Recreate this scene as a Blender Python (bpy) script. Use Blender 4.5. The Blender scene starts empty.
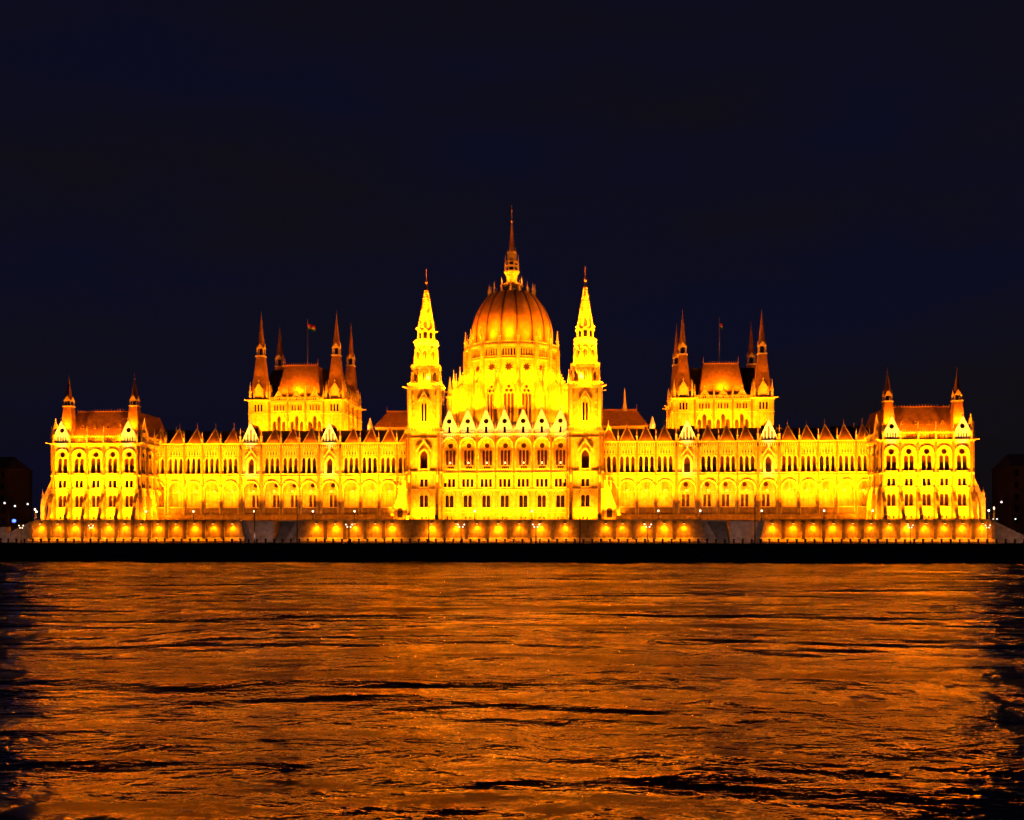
import bpy, math, random
from math import sin, cos, pi, radians, tan, atan
from mathutils import Matrix, Vector
from mathutils.geometry import tessellate_polygon
random.seed(7)
sc = bpy.context.scene
COL = sc.collection

# ------------------------------------------------------------------ materials
def mat(name, col, rough=.8, var=.0, scale=1.0, bump=0., metal=0., emit=None, es=0., spec=.3, streak=0., col2=None):
    m = bpy.data.materials.new(name); m.use_nodes = True
    nt = m.node_tree; N = nt.nodes; L = nt.links
    b = N['Principled BSDF']
    b.inputs['Base Color'].default_value = (*col, 1); b.inputs['Roughness'].default_value = rough
    b.inputs['Metallic'].default_value = metal; b.inputs['Specular IOR Level'].default_value = spec
    tc = N.new('ShaderNodeTexCoord')
    if var or bump:
        n = N.new('ShaderNodeTexNoise'); n.inputs['Scale'].default_value = scale; n.inputs['Detail'].default_value = 5
        geo = N.new('ShaderNodeNewGeometry'); L.new(geo.outputs['Position'], n.inputs['Vector'])
        if var:
            r = N.new('ShaderNodeValToRGB'); L.new(n.outputs['Fac'], r.inputs['Fac'])
            c2 = col2 or tuple(c * (1 - var) for c in col)
            r.color_ramp.elements[0].position = .3; r.color_ramp.elements[1].position = .7
            r.color_ramp.elements[0].color = (*c2, 1)
            r.color_ramp.elements[1].color = (*[min(1, c * (1 + var * .5)) for c in col], 1)
            out = r.outputs['Color']
            if streak:
                mp = N.new('ShaderNodeMapping'); mp.inputs['Scale'].default_value = (1.6, 1.6, .12)
                L.new(geo.outputs['Position'], mp.inputs['Vector'])
                n2 = N.new('ShaderNodeTexNoise'); n2.inputs['Scale'].default_value = 1.; n2.inputs['Detail'].default_value = 4
                L.new(mp.outputs[0], n2.inputs['Vector'])
                r2 = N.new('ShaderNodeMapRange'); r2.inputs['From Min'].default_value = .35; r2.inputs['From Max'].default_value = .6
                r2.inputs['To Min'].default_value = 1 - streak; r2.inputs['To Max'].default_value = 1
                L.new(n2.outputs['Fac'], r2.inputs['Value'])
                mx = N.new('ShaderNodeVectorMath'); mx.operation = 'SCALE'
                L.new(out, mx.inputs[0]); L.new(r2.outputs[0], mx.inputs['Scale']); out = mx.outputs[0]
            L.new(out, b.inputs['Base Color'])
        if bump:
            bp = N.new('ShaderNodeBump'); bp.inputs['Strength'].default_value = .6; bp.inputs['Distance'].default_value = bump
            L.new(n.outputs['Fac'], bp.inputs['Height']); L.new(bp.outputs[0], b.inputs['Normal'])
    if emit:
        b.inputs['Emission Color'].default_value = (*emit, 1); b.inputs['Emission Strength'].default_value = es
    return m

M = {}
M['stone'] = mat('limestone', (.46, .39, .28), .85, .30, 1.0, .06, streak=.34)
M['carved'] = mat('carved_limestone', (.60, .53, .40), .85, .25, 1.8, .04)  # trim made paler, so its colour carries part of the floodlit contrast
M['shaded_stone'] = mat('shaded_limestone', (.21, .15, .09), .9, .4, 1.2, .06, streak=.3)  # shade of buttresses, pilasters and plinths put into a darker stone colour
M['roof'] = mat('roof_tiles', (.22, .11, .06), .6, .35, 1.2, .05)
M['slate'] = mat('dark_slate', (.035, .03, .032), .55, .4, 1.5, .03)
M['dome'] = mat('dome_tiles', (.44, .25, .09), .45, .25, .6, .03)
M['rib'] = mat('dome_rib', (.13, .06, .025), .5, .2, 1.)
M['glass'] = mat('dark_glass', (.008, .004, .003), .25, spec=.2)
M['redglass'] = mat('glow_tinted_glass', (.042, .015, .007), .4, .5, .9, spec=.2)  # reddish pane colour stands in for the warm glow inside
M['void_shade'] = mat('dark_opening_and_shade', (.012, .008, .006), .9)  # openings, and the painted shade of hood rings and friezes
M['iron'] = mat('black_iron', (.012, .012, .013), .5)
M['gilt'] = mat('weathered_gilding', (.35, .18, .08), .45, metal=.5)
M['lead'] = mat('grey_lead', (.25, .24, .25), .5)
M['embank'] = mat('embankment_stone', (.21, .155, .10), .9, .45, .9, .08, streak=.3)
M['granite'] = mat('grey_granite', (.24, .21, .20), .9, .4, .8, .06)
M['quay'] = mat('dark_quay_stone', (.11, .10, .10), .8, .4, .6, .05)
M['asphalt'] = mat('asphalt', (.05, .048, .045), .9, .3, 1.5, .02)
M['land'] = mat('dark_ground', (.03, .03, .025), .95, .4, .1)
M['facadeb'] = mat('sooty_render', (.05, .042, .038), .9, .3, .3)
M['leaf'] = mat('foliage', (.04, .05, .025), .8, .4, 2.)
M['bulb'] = mat('lamp_globe', (.8, .8, .75), .4, emit=(1, .84, .6), es=3)
M['warmbulb'] = mat('floodlight_bulb', (.8, .6, .3), .4, emit=(1, .55, .08), es=2.5)
M['whitebulb'] = mat('cool_lamp_globe', (.8, .8, .8), .4, emit=(.9, .92, 1), es=1.6)
M['bluebulb'] = mat('blue_lamp', (.1, .2, .8), .4, emit=(.03, .10, 1), es=6)
M['pinkbulb'] = mat('pink_lamp', (.8, .5, .6), .4, emit=(1, .45, .6), es=3)
M['litpane'] = mat('lit_window', (.3, .3, .25), .4, emit=(.75, .8, .6), es=.35)
M['flagred'] = mat('red_cloth', (.6, .03, .03), .8)
M['flagwhite'] = mat('white_cloth', (.8, .8, .8), .8)
M['flaggreen'] = mat('green_cloth', (.03, .25, .08), .8)

# ------------------------------------------------------------------ mesh builder
def T(x=0, y=0, z=0, rz=0): return Matrix.Translation((x, y, z)) @ Matrix.Rotation(rz, 4, 'Z')

class MB:
    def __init__(s, *mats):
        s.v = []; s.f = []; s.mi = []; s.mats = list(mats); s.m = 0; s.M = Matrix.Identity(4)
    def use(s, name):
        if name not in s.mats: s.mats.append(name)
        s.m = s.mats.index(name); return s
    def add(s, vs, fs):
        o = len(s.v); MM = s.M
        s.v += [tuple(MM @ Vector(p)) for p in vs]
        s.f += [tuple(i + o for i in f) for f in fs]; s.mi += [s.m] * len(fs)
    def box(s, x0, x1, y0, y1, z0, z1):
        s.add([(x0,y0,z0),(x1,y0,z0),(x1,y1,z0),(x0,y1,z0),(x0,y0,z1),(x1,y0,z1),(x1,y1,z1),(x0,y1,z1)],
              [(0,3,2,1),(4,5,6,7),(0,1,5,4),(1,2,6,5),(2,3,7,6),(3,0,4,7)])
    def ngon(s, cx, cy, z0, z1, r0, r1, n=8, rot=None, cap=True, bot=False):
        if rot is None: rot = pi / n
        vs = []
        for z, r in ((z0, r0), (z1, r1)):
            for i in range(n):
                a = rot + 2 * pi * i / n - pi / 2; vs.append((cx + r * cos(a), cy + r * sin(a), z))
        fs = [(i, (i + 1) % n, n + (i + 1) % n, n + i) for i in range(n)]
        if cap: fs.append(tuple(range(n, 2 * n)))
        if bot: fs.append(tuple(range(n - 1, -1, -1)))
        s.add(vs, fs)
    def lathe(s, cx, cy, prof, n=12):
        vs = []; fs = []
        for r, z in prof:
            for i in range(n): vs.append((cx + r * cos(2 * pi * i / n), cy + r * sin(2 * pi * i / n), z))
        for j in range(len(prof) - 1):
            for i in range(n): fs.append((j*n+i, j*n+(i+1)%n, (j+1)*n+(i+1)%n, (j+1)*n+i))
        fs.append(tuple(range((len(prof)-1)*n, len(prof)*n))); fs.append(tuple(range(n-1, -1, -1)))
        s.add(vs, fs)
    def poly_xz(s, pts, y0, y1):      # polygon in x-z extruded along y
        n = len(pts)
        s.add([(x, y0, z) for x, z in pts] + [(x, y1, z) for x, z in pts],
              [tuple(range(n)), tuple(range(2*n-1, n-1, -1))] + [((i+1)%n, i, n+i, n+(i+1)%n) for i in range(n)])
    def poly_yz(s, pts, x0, x1):      # polygon in y-z extruded along x
        n = len(pts)
        s.add([(x0, y, z) for y, z in pts] + [(x1, y, z) for y, z in pts],
              [tuple(range(n)), tuple(range(2*n-1, n-1, -1))] + [((i+1)%n, i, n+i, n+(i+1)%n) for i in range(n)])
    def bar(s, a, b, w=.1):
        a = Vector(a); b = Vector(b); d = (b - a).normalized()
        u = d.cross(Vector((0,0,1)) if abs(d.z) < .9 else Vector((1,0,0))).normalized() * w / 2; v = d.cross(u).normalized() * w / 2
        s.add([a+u+v, a-u+v, a-u-v, a+u-v, b+u+v, b-u+v, b-u-v, b+u-v],
              [(0,1,2,3),(7,6,5,4),(0,4,5,1),(1,5,6,2),(2,6,7,3),(3,7,4,0)])
    def panel(s, x0, x1, z0, z1, holes=(), dep=.5, y=0.):     # wall sheet with real openings and their reveals
        polys = [[(x0,z0),(x1,z0),(x1,z1),(x0,z1)]] + [list(h) for h in holes]
        s.shape(polys, dep, y)
    def shape(s, polys, dep, y=0.):
        flat = [p for q in polys for p in q]
        tris = tessellate_polygon([[Vector((a, b, 0)) for a, b in q] for q in polys])
        s.add([(a, y, b) for a, b in flat], [tuple(t) for t in tris])
        for h in polys[1:]:
            n = len(h)
            s.add([(a, y, b) for a, b in h] + [(a, y + dep, b) for a, b in h], [(i, (i+1)%n, n+(i+1)%n, n+i) for i in range(n)])
    def pinn(s, x, y, z, w, h):
        s.ngon(x, y, z, z + h*.42, w*.7, w*.7, 4)
        s.ngon(x, y, z + h*.42, z + h*.47, w*.95, w*.95, 4, bot=True)
        s.ngon(x, y, z + h*.47, z + h*.93, w*.62, w*.08, 4)
        s.ngon(x, y, z + h*.93, z + h, w*.22, w*.1, 4, bot=True)
    def hood(s, u, z, w, h, kind, t=.25, proj=.2, legs=0., shade_line=True):
        if w > 2.5 and shade_line:  # dark ring round the hood stands in for its shadow line
            keep = s.m; s.use('void_shade'); s.hood(u, z, w + 2*t - .02, h + t, kind, .16, .025, legs, False); s.m = keep
        a = arch(w, h, kind); b = arch(w + 2*t, h + t, kind)
        a = [(p[0]+u, p[1]+z) for p in a[2:]]; b = [(p[0]+u, p[1]+z) for p in b[2:]]
        a[0] = (a[0][0], a[0][1]-legs); b[0] = (b[0][0], b[0][1]-legs) if legs else b[0]
        a[-1] = (a[-1][0], a[-1][1]-legs); b[-1] = (b[-1][0], b[-1][1]-legs) if legs else b[-1]
        n = len(a); vs = [(p[0], -proj, p[1]) for p in a] + [(p[0], -proj, p[1]) for p in b] + [(p[0], 0, p[1]) for p in a] + [(p[0], 0, p[1]) for p in b]
        fs = []
        for i in range(n-1):
            fs += [(i, i+1, n+i+1, n+i), (n+i, n+i+1, 3*n+i+1, 3*n+i), (i+1, i, 2*n+i, 2*n+i+1)]
        s.add(vs, fs)
    def mesh(s, name, smooth=False):
        me = bpy.data.meshes.new(name); me.from_pydata(s.v, [], s.f)
        for k in s.mats: me.materials.append(M[k])
        me.polygons.foreach_set('material_index', s.mi)
        if smooth: me.polygons.foreach_set('use_smooth', [True]*len(s.f))
        me.update(); return me

def arch(w, h, kind, n=5):            # opening outline, bottom centre at the origin; first two points are the sill
    r = w / 2
    if kind == 'rect': return [(-r,0),(r,0),(r,h),(-r,h)]
    if kind == 'circle': return [(r*cos(2*pi*i/14), r + r*sin(2*pi*i/14)) for i in range(14)]
    if kind == 'star': return [((r if i%2 else r*.55)*cos(2*pi*i/16), r + (r if i%2 else r*.55)*sin(2*pi*i/16)) for i in range(16)]
    if kind == 'tri': return [(-r,0),(r,0),(0,h)]
    pts = [(-r,0),(r,0)]
    if kind == 'round':
        s = h - r
        pts += [(r*cos(pi*i/(2*n)), s + r*sin(pi*i/(2*n))) for i in range(2*n+1)]
    else:
        s = h - w*.866
        pts += [(-r + w*cos(pi/3*i/n), s + w*sin(pi/3*i/n)) for i in range(n+1)]
        pts += [(r - w*cos(pi/3*i/n), s + w*sin(pi/3*i/n)) for i in range(n-1, -1, -1)]
    return pts
def shift(p, u, z): return [(a+u, b+z) for a, b in p]

# ------------------------------------------------------------------ objects
def obj(name, mb, parent=None, loc=None, Mx=None, smooth=False):
    me = mb.mesh(name, smooth) if isinstance(mb, MB) else mb
    o = bpy.data.objects.new(name, me); COL.objects.link(o)
    if parent is not None: o.parent = parent
    if loc: o.location = loc
    if Mx is not None: o.matrix_basis = Mx
    return o
def tag(o, label=None, cat=None, group=None, kind=None):
    if label: o['label'] = label
    if cat: o['category'] = cat
    if group: o['group'] = group
    if kind: o['kind'] = kind
    return o
def empty(name, loc=(0,0,0), **k):
    o = bpy.data.objects.new(name, None); COL.objects.link(o); o.location = loc; o.empty_display_size = .5
    return tag(o, **k)
def copy_tree(o, parent=None):
    c = o.copy(); COL.objects.link(c); c.parent = parent
    for ch in list(o.children): copy_tree(ch, c)
    return c

# ------------------------------------------------------------------ windows
WIN = {}
def win(key, ops, dep=.5, pane='glass', hoods=(), sill=None, mull=True, trim='carved'):
    mb = MB(pane)
    xa = min(o[0]-o[2]/2 for o in ops)-.06; xb = max(o[0]+o[2]/2 for o in ops)+.06; za = min(o[1] for o in ops)-.05; zb = max(o[1]+o[3] for o in ops)+.05
    mb.box(xa, xb, dep-.02, dep+.04, za, zb)
    for (u, z, w, h, k) in ops:
        if mull and w > .8 and k not in ('circle', 'star', 'tri'):
            mb.use('iron'); mb.box(u-.05, u+.05, dep-.12, dep-.03, z, z+h-.45*w)
            if h > 2.2: mb.box(u-w/2, u+w/2, dep-.13, dep-.035, z+h*.42, z+h*.42+.1)
    mb.use(trim)
    for hd in hoods: mb.hood(*hd)
    if sill: mb.box(-sill/2, sill/2, -.25, -.0, -.25, -.003)
    me = mb.mesh('window_' + key); WIN[key] = (me, ops)
def place(key, parent, F, u, z, name='window'):
    return obj(name, WIN[key][0], parent, Mx=F @ Matrix.Translation((u, 0, z)))
def holes(key, u, z): return [shift(arch(w, h, k), u+du, z+dz) for (du, dz, w, h, k) in WIN[key][1]]

win('pav_upper', [(-.74,0,1.22,4.3,'round'),(.74,0,1.22,4.3,'round'),(0,4.5,1.6,1.6,'circle')], .6, 'redglass', [(0,0,3.5,6.7,'round',.25,.18)], 3.2)
win('rect_pair', [(-.62,0,.9,2.1,'rect'),(.62,0,.9,2.1,'rect')], .5, 'glass', (), 2.6)
win('round_pair', [(-.62,0,1.05,3.4,'round'),(.62,0,1.05,3.4,'round')], .5, 'redglass', [(0,0,3.1,4.7,'round',.2,.22)], 2.7)
win('dark_round_pair', [(-.62,0,1.05,3.4,'round'),(.62,0,1.05,3.4,'round')], .5, 'glass', [(0,0,3.1,4.7,'round',.2,.22)], 2.7)
win('cellar', [(-.6,0,.5,.75,'rect'),(.6,0,.5,.75,'rect')], .4, 'glass')
win('rect_triple', [(-1.2,0,.8,2.3,'rect'),(0,0,.8,2.3,'rect'),(1.2,0,.8,2.3,'rect')], .5, 'glass', (), 3.4)
win('lancets', [(-1.55,0,1.02,4.6,'pointed'),(0,0,1.02,4.6,'pointed'),(1.55,0,1.02,4.6,'pointed')], .7, 'redglass',
    [(-1.55,0,1.04,4.65,'pointed',.26,.16),(0,0,1.04,4.65,'pointed',.26,.16),(1.55,0,1.04,4.65,'pointed',.26,.16)], 4.4)
win('lancets_dark', WIN['lancets'][1], .7, 'glass',
    [(-1.55,0,1.04,4.65,'pointed',.26,.16),(0,0,1.04,4.65,'pointed',.26,.16),(1.55,0,1.04,4.65,'pointed',.26,.16)], 4.4)
win('ogee', [(0,0,1.7,4.4,'pointed')], .8, 'redglass', [(0,0,1.9,4.6,'pointed',.5,.4,3.0)], 3.4)
win('door_pair', [(-.62,0,.9,3.6,'rect'),(.62,0,.9,3.6,'rect'),(-.62,-1.6,.9,1.0,'rect'),(.62,-1.6,.9,1.0,'rect')], .5, 'redglass')
win('oculus', [(0,0,1.4,1.4,'circle')], .5, 'redglass')
win('loggia', [(-1.0,0,.75,4.3,'round'),(0,0,.75,4.3,'round'),(1.0,0,.75,4.3,'round'),(0,4.8,1.5,1.5,'circle')], .5, 'redglass')
win('hall', [(-1.42,0,1.15,7.6,'pointed'),(0,0,1.2,9.2,'pointed'),(1.42,0,1.15,7.6,'pointed')], .8, 'redglass', [(0,0,4.3,10.2,'pointed',.3,.3)], 4.4)
win('slits3', [(-.95,0,.55,2.2,'rect'),(0,0,.55,2.2,'rect'),(.95,0,.55,2.2,'rect')], .4, 'glass', (), 2.8, False)
win('slits_pair', [(-.4,0,.5,1.7,'rect'),(.4,0,.5,1.7,'rect')], .4, 'redglass', (), 1.8, False)
win('drum_slits', [(-1.7+.85*i,0,.42,2.2,'round') for i in range(5)], .5, 'glass', (), 4.4, False)
win('star', [(0,0,3.1,3.1,'star')], .5, 'redglass', [], None, False)
win('drum_tall', [(-1.08,0,.84,9,'pointed'),(0,0,.84,9,'pointed'),(1.08,0,.84,9,'pointed'),(-.65,9.2,1.05,1.05,'circle'),(.65,9.2,1.05,1.05,'circle'),(0,10.4,1.05,1.05,'circle')], .7, 'redglass', [(0,0,3.5,12.3,'pointed',.3,.3)], 3.9, False)
win('tower_lancet', [(-.45,0,.55,5.2,'pointed'),(.45,0,.55,5.2,'pointed')], .5, 'glass', [(0,0,1.9,6.6,'pointed',.3,.3,4.6)], 2.4, False)
win('tower_arch', [(0,0,2.1,5.2,'pointed')], 1.2, 'redglass', [(0,0,2.3,5.4,'pointed',.4,.35,4)], 3.4)
win('belfry_slit', [(-.28,0,.3,2.6,'round'),(.28,0,.3,2.6,'round')], .35, 'glass', (), None, False)
win('crown_slit', [(-.35,0,.42,1.9,'pointed'),(.35,0,.42,1.9,'pointed')], .35, 'glass', (), None, False)
win('ambul', [(0,0,2.6,6,'round')], 1.4, 'redglass', [(0,0,2.8,6.1,'round',.3,.2)], None, False)
win('ambul_slit', [(-.8,0,.6,3.0,'round'),(.8,0,.6,3.0,'round')], .5, 'redglass', (), None, False)
win('gable5', [(-1.78,0,.5,1.0,'pointed'),(-.93,0,.66,2.5,'pointed'),(0,0,.7,3.8,'pointed'),(.93,0,.66,2.5,'pointed'),(1.78,0,.5,1.0,'pointed')], .4, 'glass', (), None, False)
win('gable_oculus', [(0,0,1.4,1.4,'circle')], .35, 'glass', (), None, False)
win('gable_door', [(0,0,.7,1.8,'rect')], .35, 'glass', (), None, False)

# ------------------------------------------------------------------ the building
B = empty('parliament_building', (0, 0, 10.5), label='floodlit gothic parliament palace with ribbed central dome and many spires above the river', cat='building')
B_inv = Matrix.Translation((0, 0, -10.5))
def part(name, mb, x=0., smooth=False):
    o = obj(name, mb, B, smooth=smooth); o.location = (x, 0, -10.5); return o
Z0 = 10.5

def spire_roof(mb, x, y, z0, z1, r0, r1, zl, zs, zt, lw=1.0):
    """steep tiled roof shaft, open lantern and needle"""
    mb.use('roof'); mb.ngon(x, y, z0, z1, r0*1.414, r1*1.414, 4)
    mb.use('carved'); mb.box(x-r1-.2, x+r1+.2, y-r1-.2, y+r1+.2, z1, z1+.35)
    for sx in (-1, 1):
        for sy in (-1, 1): mb.box(x+sx*r1*.8-.14, x+sx*r1*.8+.14, y+sy*r1*.8-.14, y+sy*r1*.8+.14, z1+.35, zl)
    mb.use('void_shade'); mb.box(x-.3, x+.3, y-.3, y+.3, z1+.35, zl)
    mb.use('carved')
    for a in range(4):
        keep = mb.M; mb.M = keep @ T(x, y, 0, a*pi/2)
        mb.poly_xz([(-r1, zl-.3), (r1, zl-.3), (0, zl+1.3)], -r1-.05, -r1+.15); mb.M = keep
    mb.use('roof'); mb.ngon(x, y, zl-.1, zs, r1*.98, r1*.2, 8)
    mb.use('gilt'); mb.ngon(x, y, zs, zt, r1*.13, .02, 5); mb.ngon(x, y, zs+(zt-zs)*.35, zs+(zt-zs)*.5, .2, .05, 6, bot=True)

def buttress(mb, x, w, z0, z1, p0, p1, y=0.):
    mb.poly_yz([(y, z0), (y-p0, z0), (y-p0, z0+1.2), (y-p0*.86, z0+1.5), (y-(p0*.55+p1*.45), z0+(z1-z0)*.55), (y-p1, z1-1.2), (y-p1*.6, z1), (y, z1)], x-w/2, x+w/2)

def gable(mb, u, z0, w, h, y, thick=.4, hs=(), base=0.):
    """stone gable (frame-local) with openings, crockets up its edges and a finial"""
    mb.use('carved')
    outer = [(u-w/2, z0), (u+w/2, z0), (u+w/2, z0+base), (u, z0+base+h), (u-w/2, z0+base)] if base else [(u-w/2, z0), (u+w/2, z0), (u, z0+h)]
    mb.shape([outer] + [list(q) for q in hs], thick, y)
    n = len(outer)
    mb.add([(a, y, b) for a, b in outer] + [(a, y+thick, b) for a, b in outer], [((i+1)%n, i, n+i, n+(i+1)%n) for i in range(n)])
    ap = z0 + base + h; zb = z0 + base
    for sx in (-1, 1):
        mb.bar((u+sx*w/2, y-.08, zb), (u, y-.08, ap+.1), .28)
        for k in range(1, 5):
            t = k/5; mb.box(u+sx*w/2*(1-t)-.13, u+sx*w/2*(1-t)+.13, y-.15, y+.15, zb+h*t+.1, zb+h*t+.42)
    mb.ngon(u, y, ap, ap+1.3, .22, .06, 4, bot=True); mb.box(u-.25, u+.25, y-.1, y+.1, ap+.75, ap+.93)

def balustrade(mb, x0, x1, z0, h, y, step=.62, w=.26):
    mb.use('carved')
    mb.box(x0, x1, y-.18, y+.18, z0, z0+h*.18); mb.box(x0, x1, y-.2, y+.2, z0+h*.82, z0+h)
    n = max(1, int((x1-x0)/step))
    for i in range(n+1):
        x = x0 + (x1-x0)*i/n; mb.box(x-w/2, x+w/2, y-.12, y+.12, z0+h*.18, z0+h*.82)
    for i in range(n*1):
        x = x0 + (x1-x0)*(i+.5)/n; mb.ngon(x, y, z0+h, z0+h+.35, .13, .03, 4)

def frieze(mb, x0, x1, z, y, n):       # corbel table: blocks over a dark strip that stands for shaded recesses
    mb.use('void_shade'); mb.box(x0, x1, y+.10, y+.3, z-.1, z+.5)
    mb.use('carved')
    for i in range(n+1):
        x = x0 + (x1-x0)*i/n; mb.box(x-.12, x+.12, y-.16, y+.14, z-.12, z+.52)

# ---- pavilion (two)
def pavilion_facade(mb, wins, F, n, sp, W, gables=(), legs=True):
    mb.M = F
    xs = [(-(n-1)/2 + i) * sp for i in range(n)]
    tiers = (('cellar', 10.75), ('round_pair', 14.2), ('rect_pair', 19.7), ('pav_upper', 23.9))
    for i, u in enumerate(xs):
        a = -W if i == 0 else u - sp/2; b = W if i == n-1 else u + sp/2
        hs = []
        for k, z in tiers: hs += holes(k, u, z); wins.append((k, F, u, z))
        mb.use('stone'); mb.panel(a, b, Z0, 32.3, hs, .6)
        mb.use('void_shade')
    mb.use('carved')
    for z, p, h in ((13.3, .12, .18), (19.0, .25, .35), (22.9, .35, .5), (31.6, .2, .3), (32.0, .5, .45)): mb.box(-W-p*.5, W+p*.5, -p, 0., z, z+h)
    mb.use('stone')
    for u in [x - sp/2 for x in xs] + [xs[-1] + sp/2]:
        mb.use('shaded_stone'); mb.box(u-.24, u+.24, -.45, -.003, 19.35, 31.6)
        if legs: buttress(mb, u, .95, Z0, 19.3, 3.2 if W < 13 else 1.3, .7)
        mb.use('carved'); mb.pinn(u, -.3, 32.4, .42, 5.0); mb.use('stone')
    for i in range(n):
        u = xs[i]
        if i in gables:
            hs = holes('gable_oculus', u, 35.4) + [shift(arch(.35, 1.4, 'rect'), u-1.05+.7*k, 32.9) for k in range(4)]
            wins.append(('gable_oculus', F @ Matrix.Translation((0, -.35, 0)), u, 35.4))
            gable(mb, u, 32.45, sp-.1, 4.6, -.35, .35, hs, 1.6)
            mb.use('void_shade'); mb.box(u-1.5, u+1.5, .0, .05, 32.8, 34.5)
        else:
            balustrade(mb, u-sp/2+.35, u+sp/2-.35, 32.45, 2.1, -.1)
    mb.M = Matrix.Identity(4)

def pavilion():
    mb = MB('stone', 'carved'); wins = []
    W = 12.35; YF = -13; YB = 16
    pavilion_facade(mb, wins, T(0, YF), 5, 4.72, W, (0, 4))
    LY = (YB-YF)/2; CY = (YB+YF)/2
    for sx in (-1, 1):
        pavilion_facade(mb, wins, T(sx*W, CY, 0, sx*pi/2), 6, 4.72, LY, (0, 5), legs=True)
    mb.use('stone'); mb.box(-W, W, YB, YB+.5, Z0, 32.3)
    mb.box(-W+.05, W-.05, YF+.05, YB, 32.3, 32.4)
    p = part('pavilion', mb)
    for k, F, u, z in wins: place(k, p, F, u, z)
    # roof
    r = MB('roof', 'gilt', 'slate')
    a = 11.2; t = 8.6; y0 = YF+1.3; y1 = YB-1; ty0 = -5.5; ty1 = y1-4
    r.add([(-a,y0,32.4),(a,y0,32.4),(a,y1,32.4),(-a,y1,32.4),(-t,ty0,42.2),(t,ty0,42.2),(t,ty1,42.2),(-t,ty1,42.2)],
          [(0,1,5,4),(1,2,6,5),(2,3,7,6),(3,0,4,7),(4,5,6,7)])
    r.use('gilt'); r.box(-t, t, ty0-.12, ty0+.12, 42.2, 42.45)
    for i in range(22): r.ngon(-t+t*2*i/21, ty0, 42.45, 43.1, .1, .02, 4)
    rf = obj('roof', r, p)
    for i in range(4):
        x = -5.4 + 3.6*i; d = MB('roof', 'void_shade')
        d.poly_xz([(x-.45, 37.0), (x+.45, 37.0), (x, 38.1)], -9.6, -7.8); d.use('void_shade'); d.poly_xz([(x-.28, 37.12), (x+.28, 37.12), (x, 37.8)], -9.64, -9.605)
        obj('dormer', d, p)
    for sx in (-1, 1):
        s = MB('roof', 'carved', 'void_shade', 'gilt'); spire_roof(s, sx*9.4, -9.2, 33.0, 43.2, 1.9, 1.1, 45.2, 50.6, 53.2)
        obj('spire', s, p)
    for sx in (-1, 1):
        for y in (-12.3, -7.6, -2.9):
            f = MB('stone', 'carved')
            x0 = sx*W; pts = [(x0, 23), (x0, 19.5), (x0+sx*1.4, 17.2), (x0+sx*2.3, 13.8), (x0+sx*2.3, Z0), (x0+sx*3.4, Z0), (x0+sx*3.4, 16.4), (x0+sx*2.2, 18.2), (x0+sx*.9, 21)]
            f.poly_xz(pts, y-.5, y+.5); f.use('carved'); f.pinn(x0+sx*3.0, y, 16.2, .5, 3.2)
            obj('flying_buttress', f, p)['side'] = sx
        g = MB('carved')
        for (y, z) in ((-13.2, 32.3),):
            g.bar((sx*W, y, z), (sx*(W+1.5), y-.6, z+.25), .3)
        obj('gargoyle', g, p)
    return p
pav = pavilion(); pav.location = (-112.4, 0, -10.5 + 10.5*(1-.97)); pav.scale = (1.005, 1, .97)
pav2 = copy_tree(pav, B); pav2.location = (112.6, 0, -10.5 + 10.5*(1-.96)); pav2.scale = (.965, 1, .96)

for pp, inner in ((pav, 1), (pav2, -1)):
    for c_ in list(pp.children):
        if 'side' in c_:
            if c_['side'] == inner: bpy.data.objects.remove(c_)
            else: del c_['side']
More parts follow.
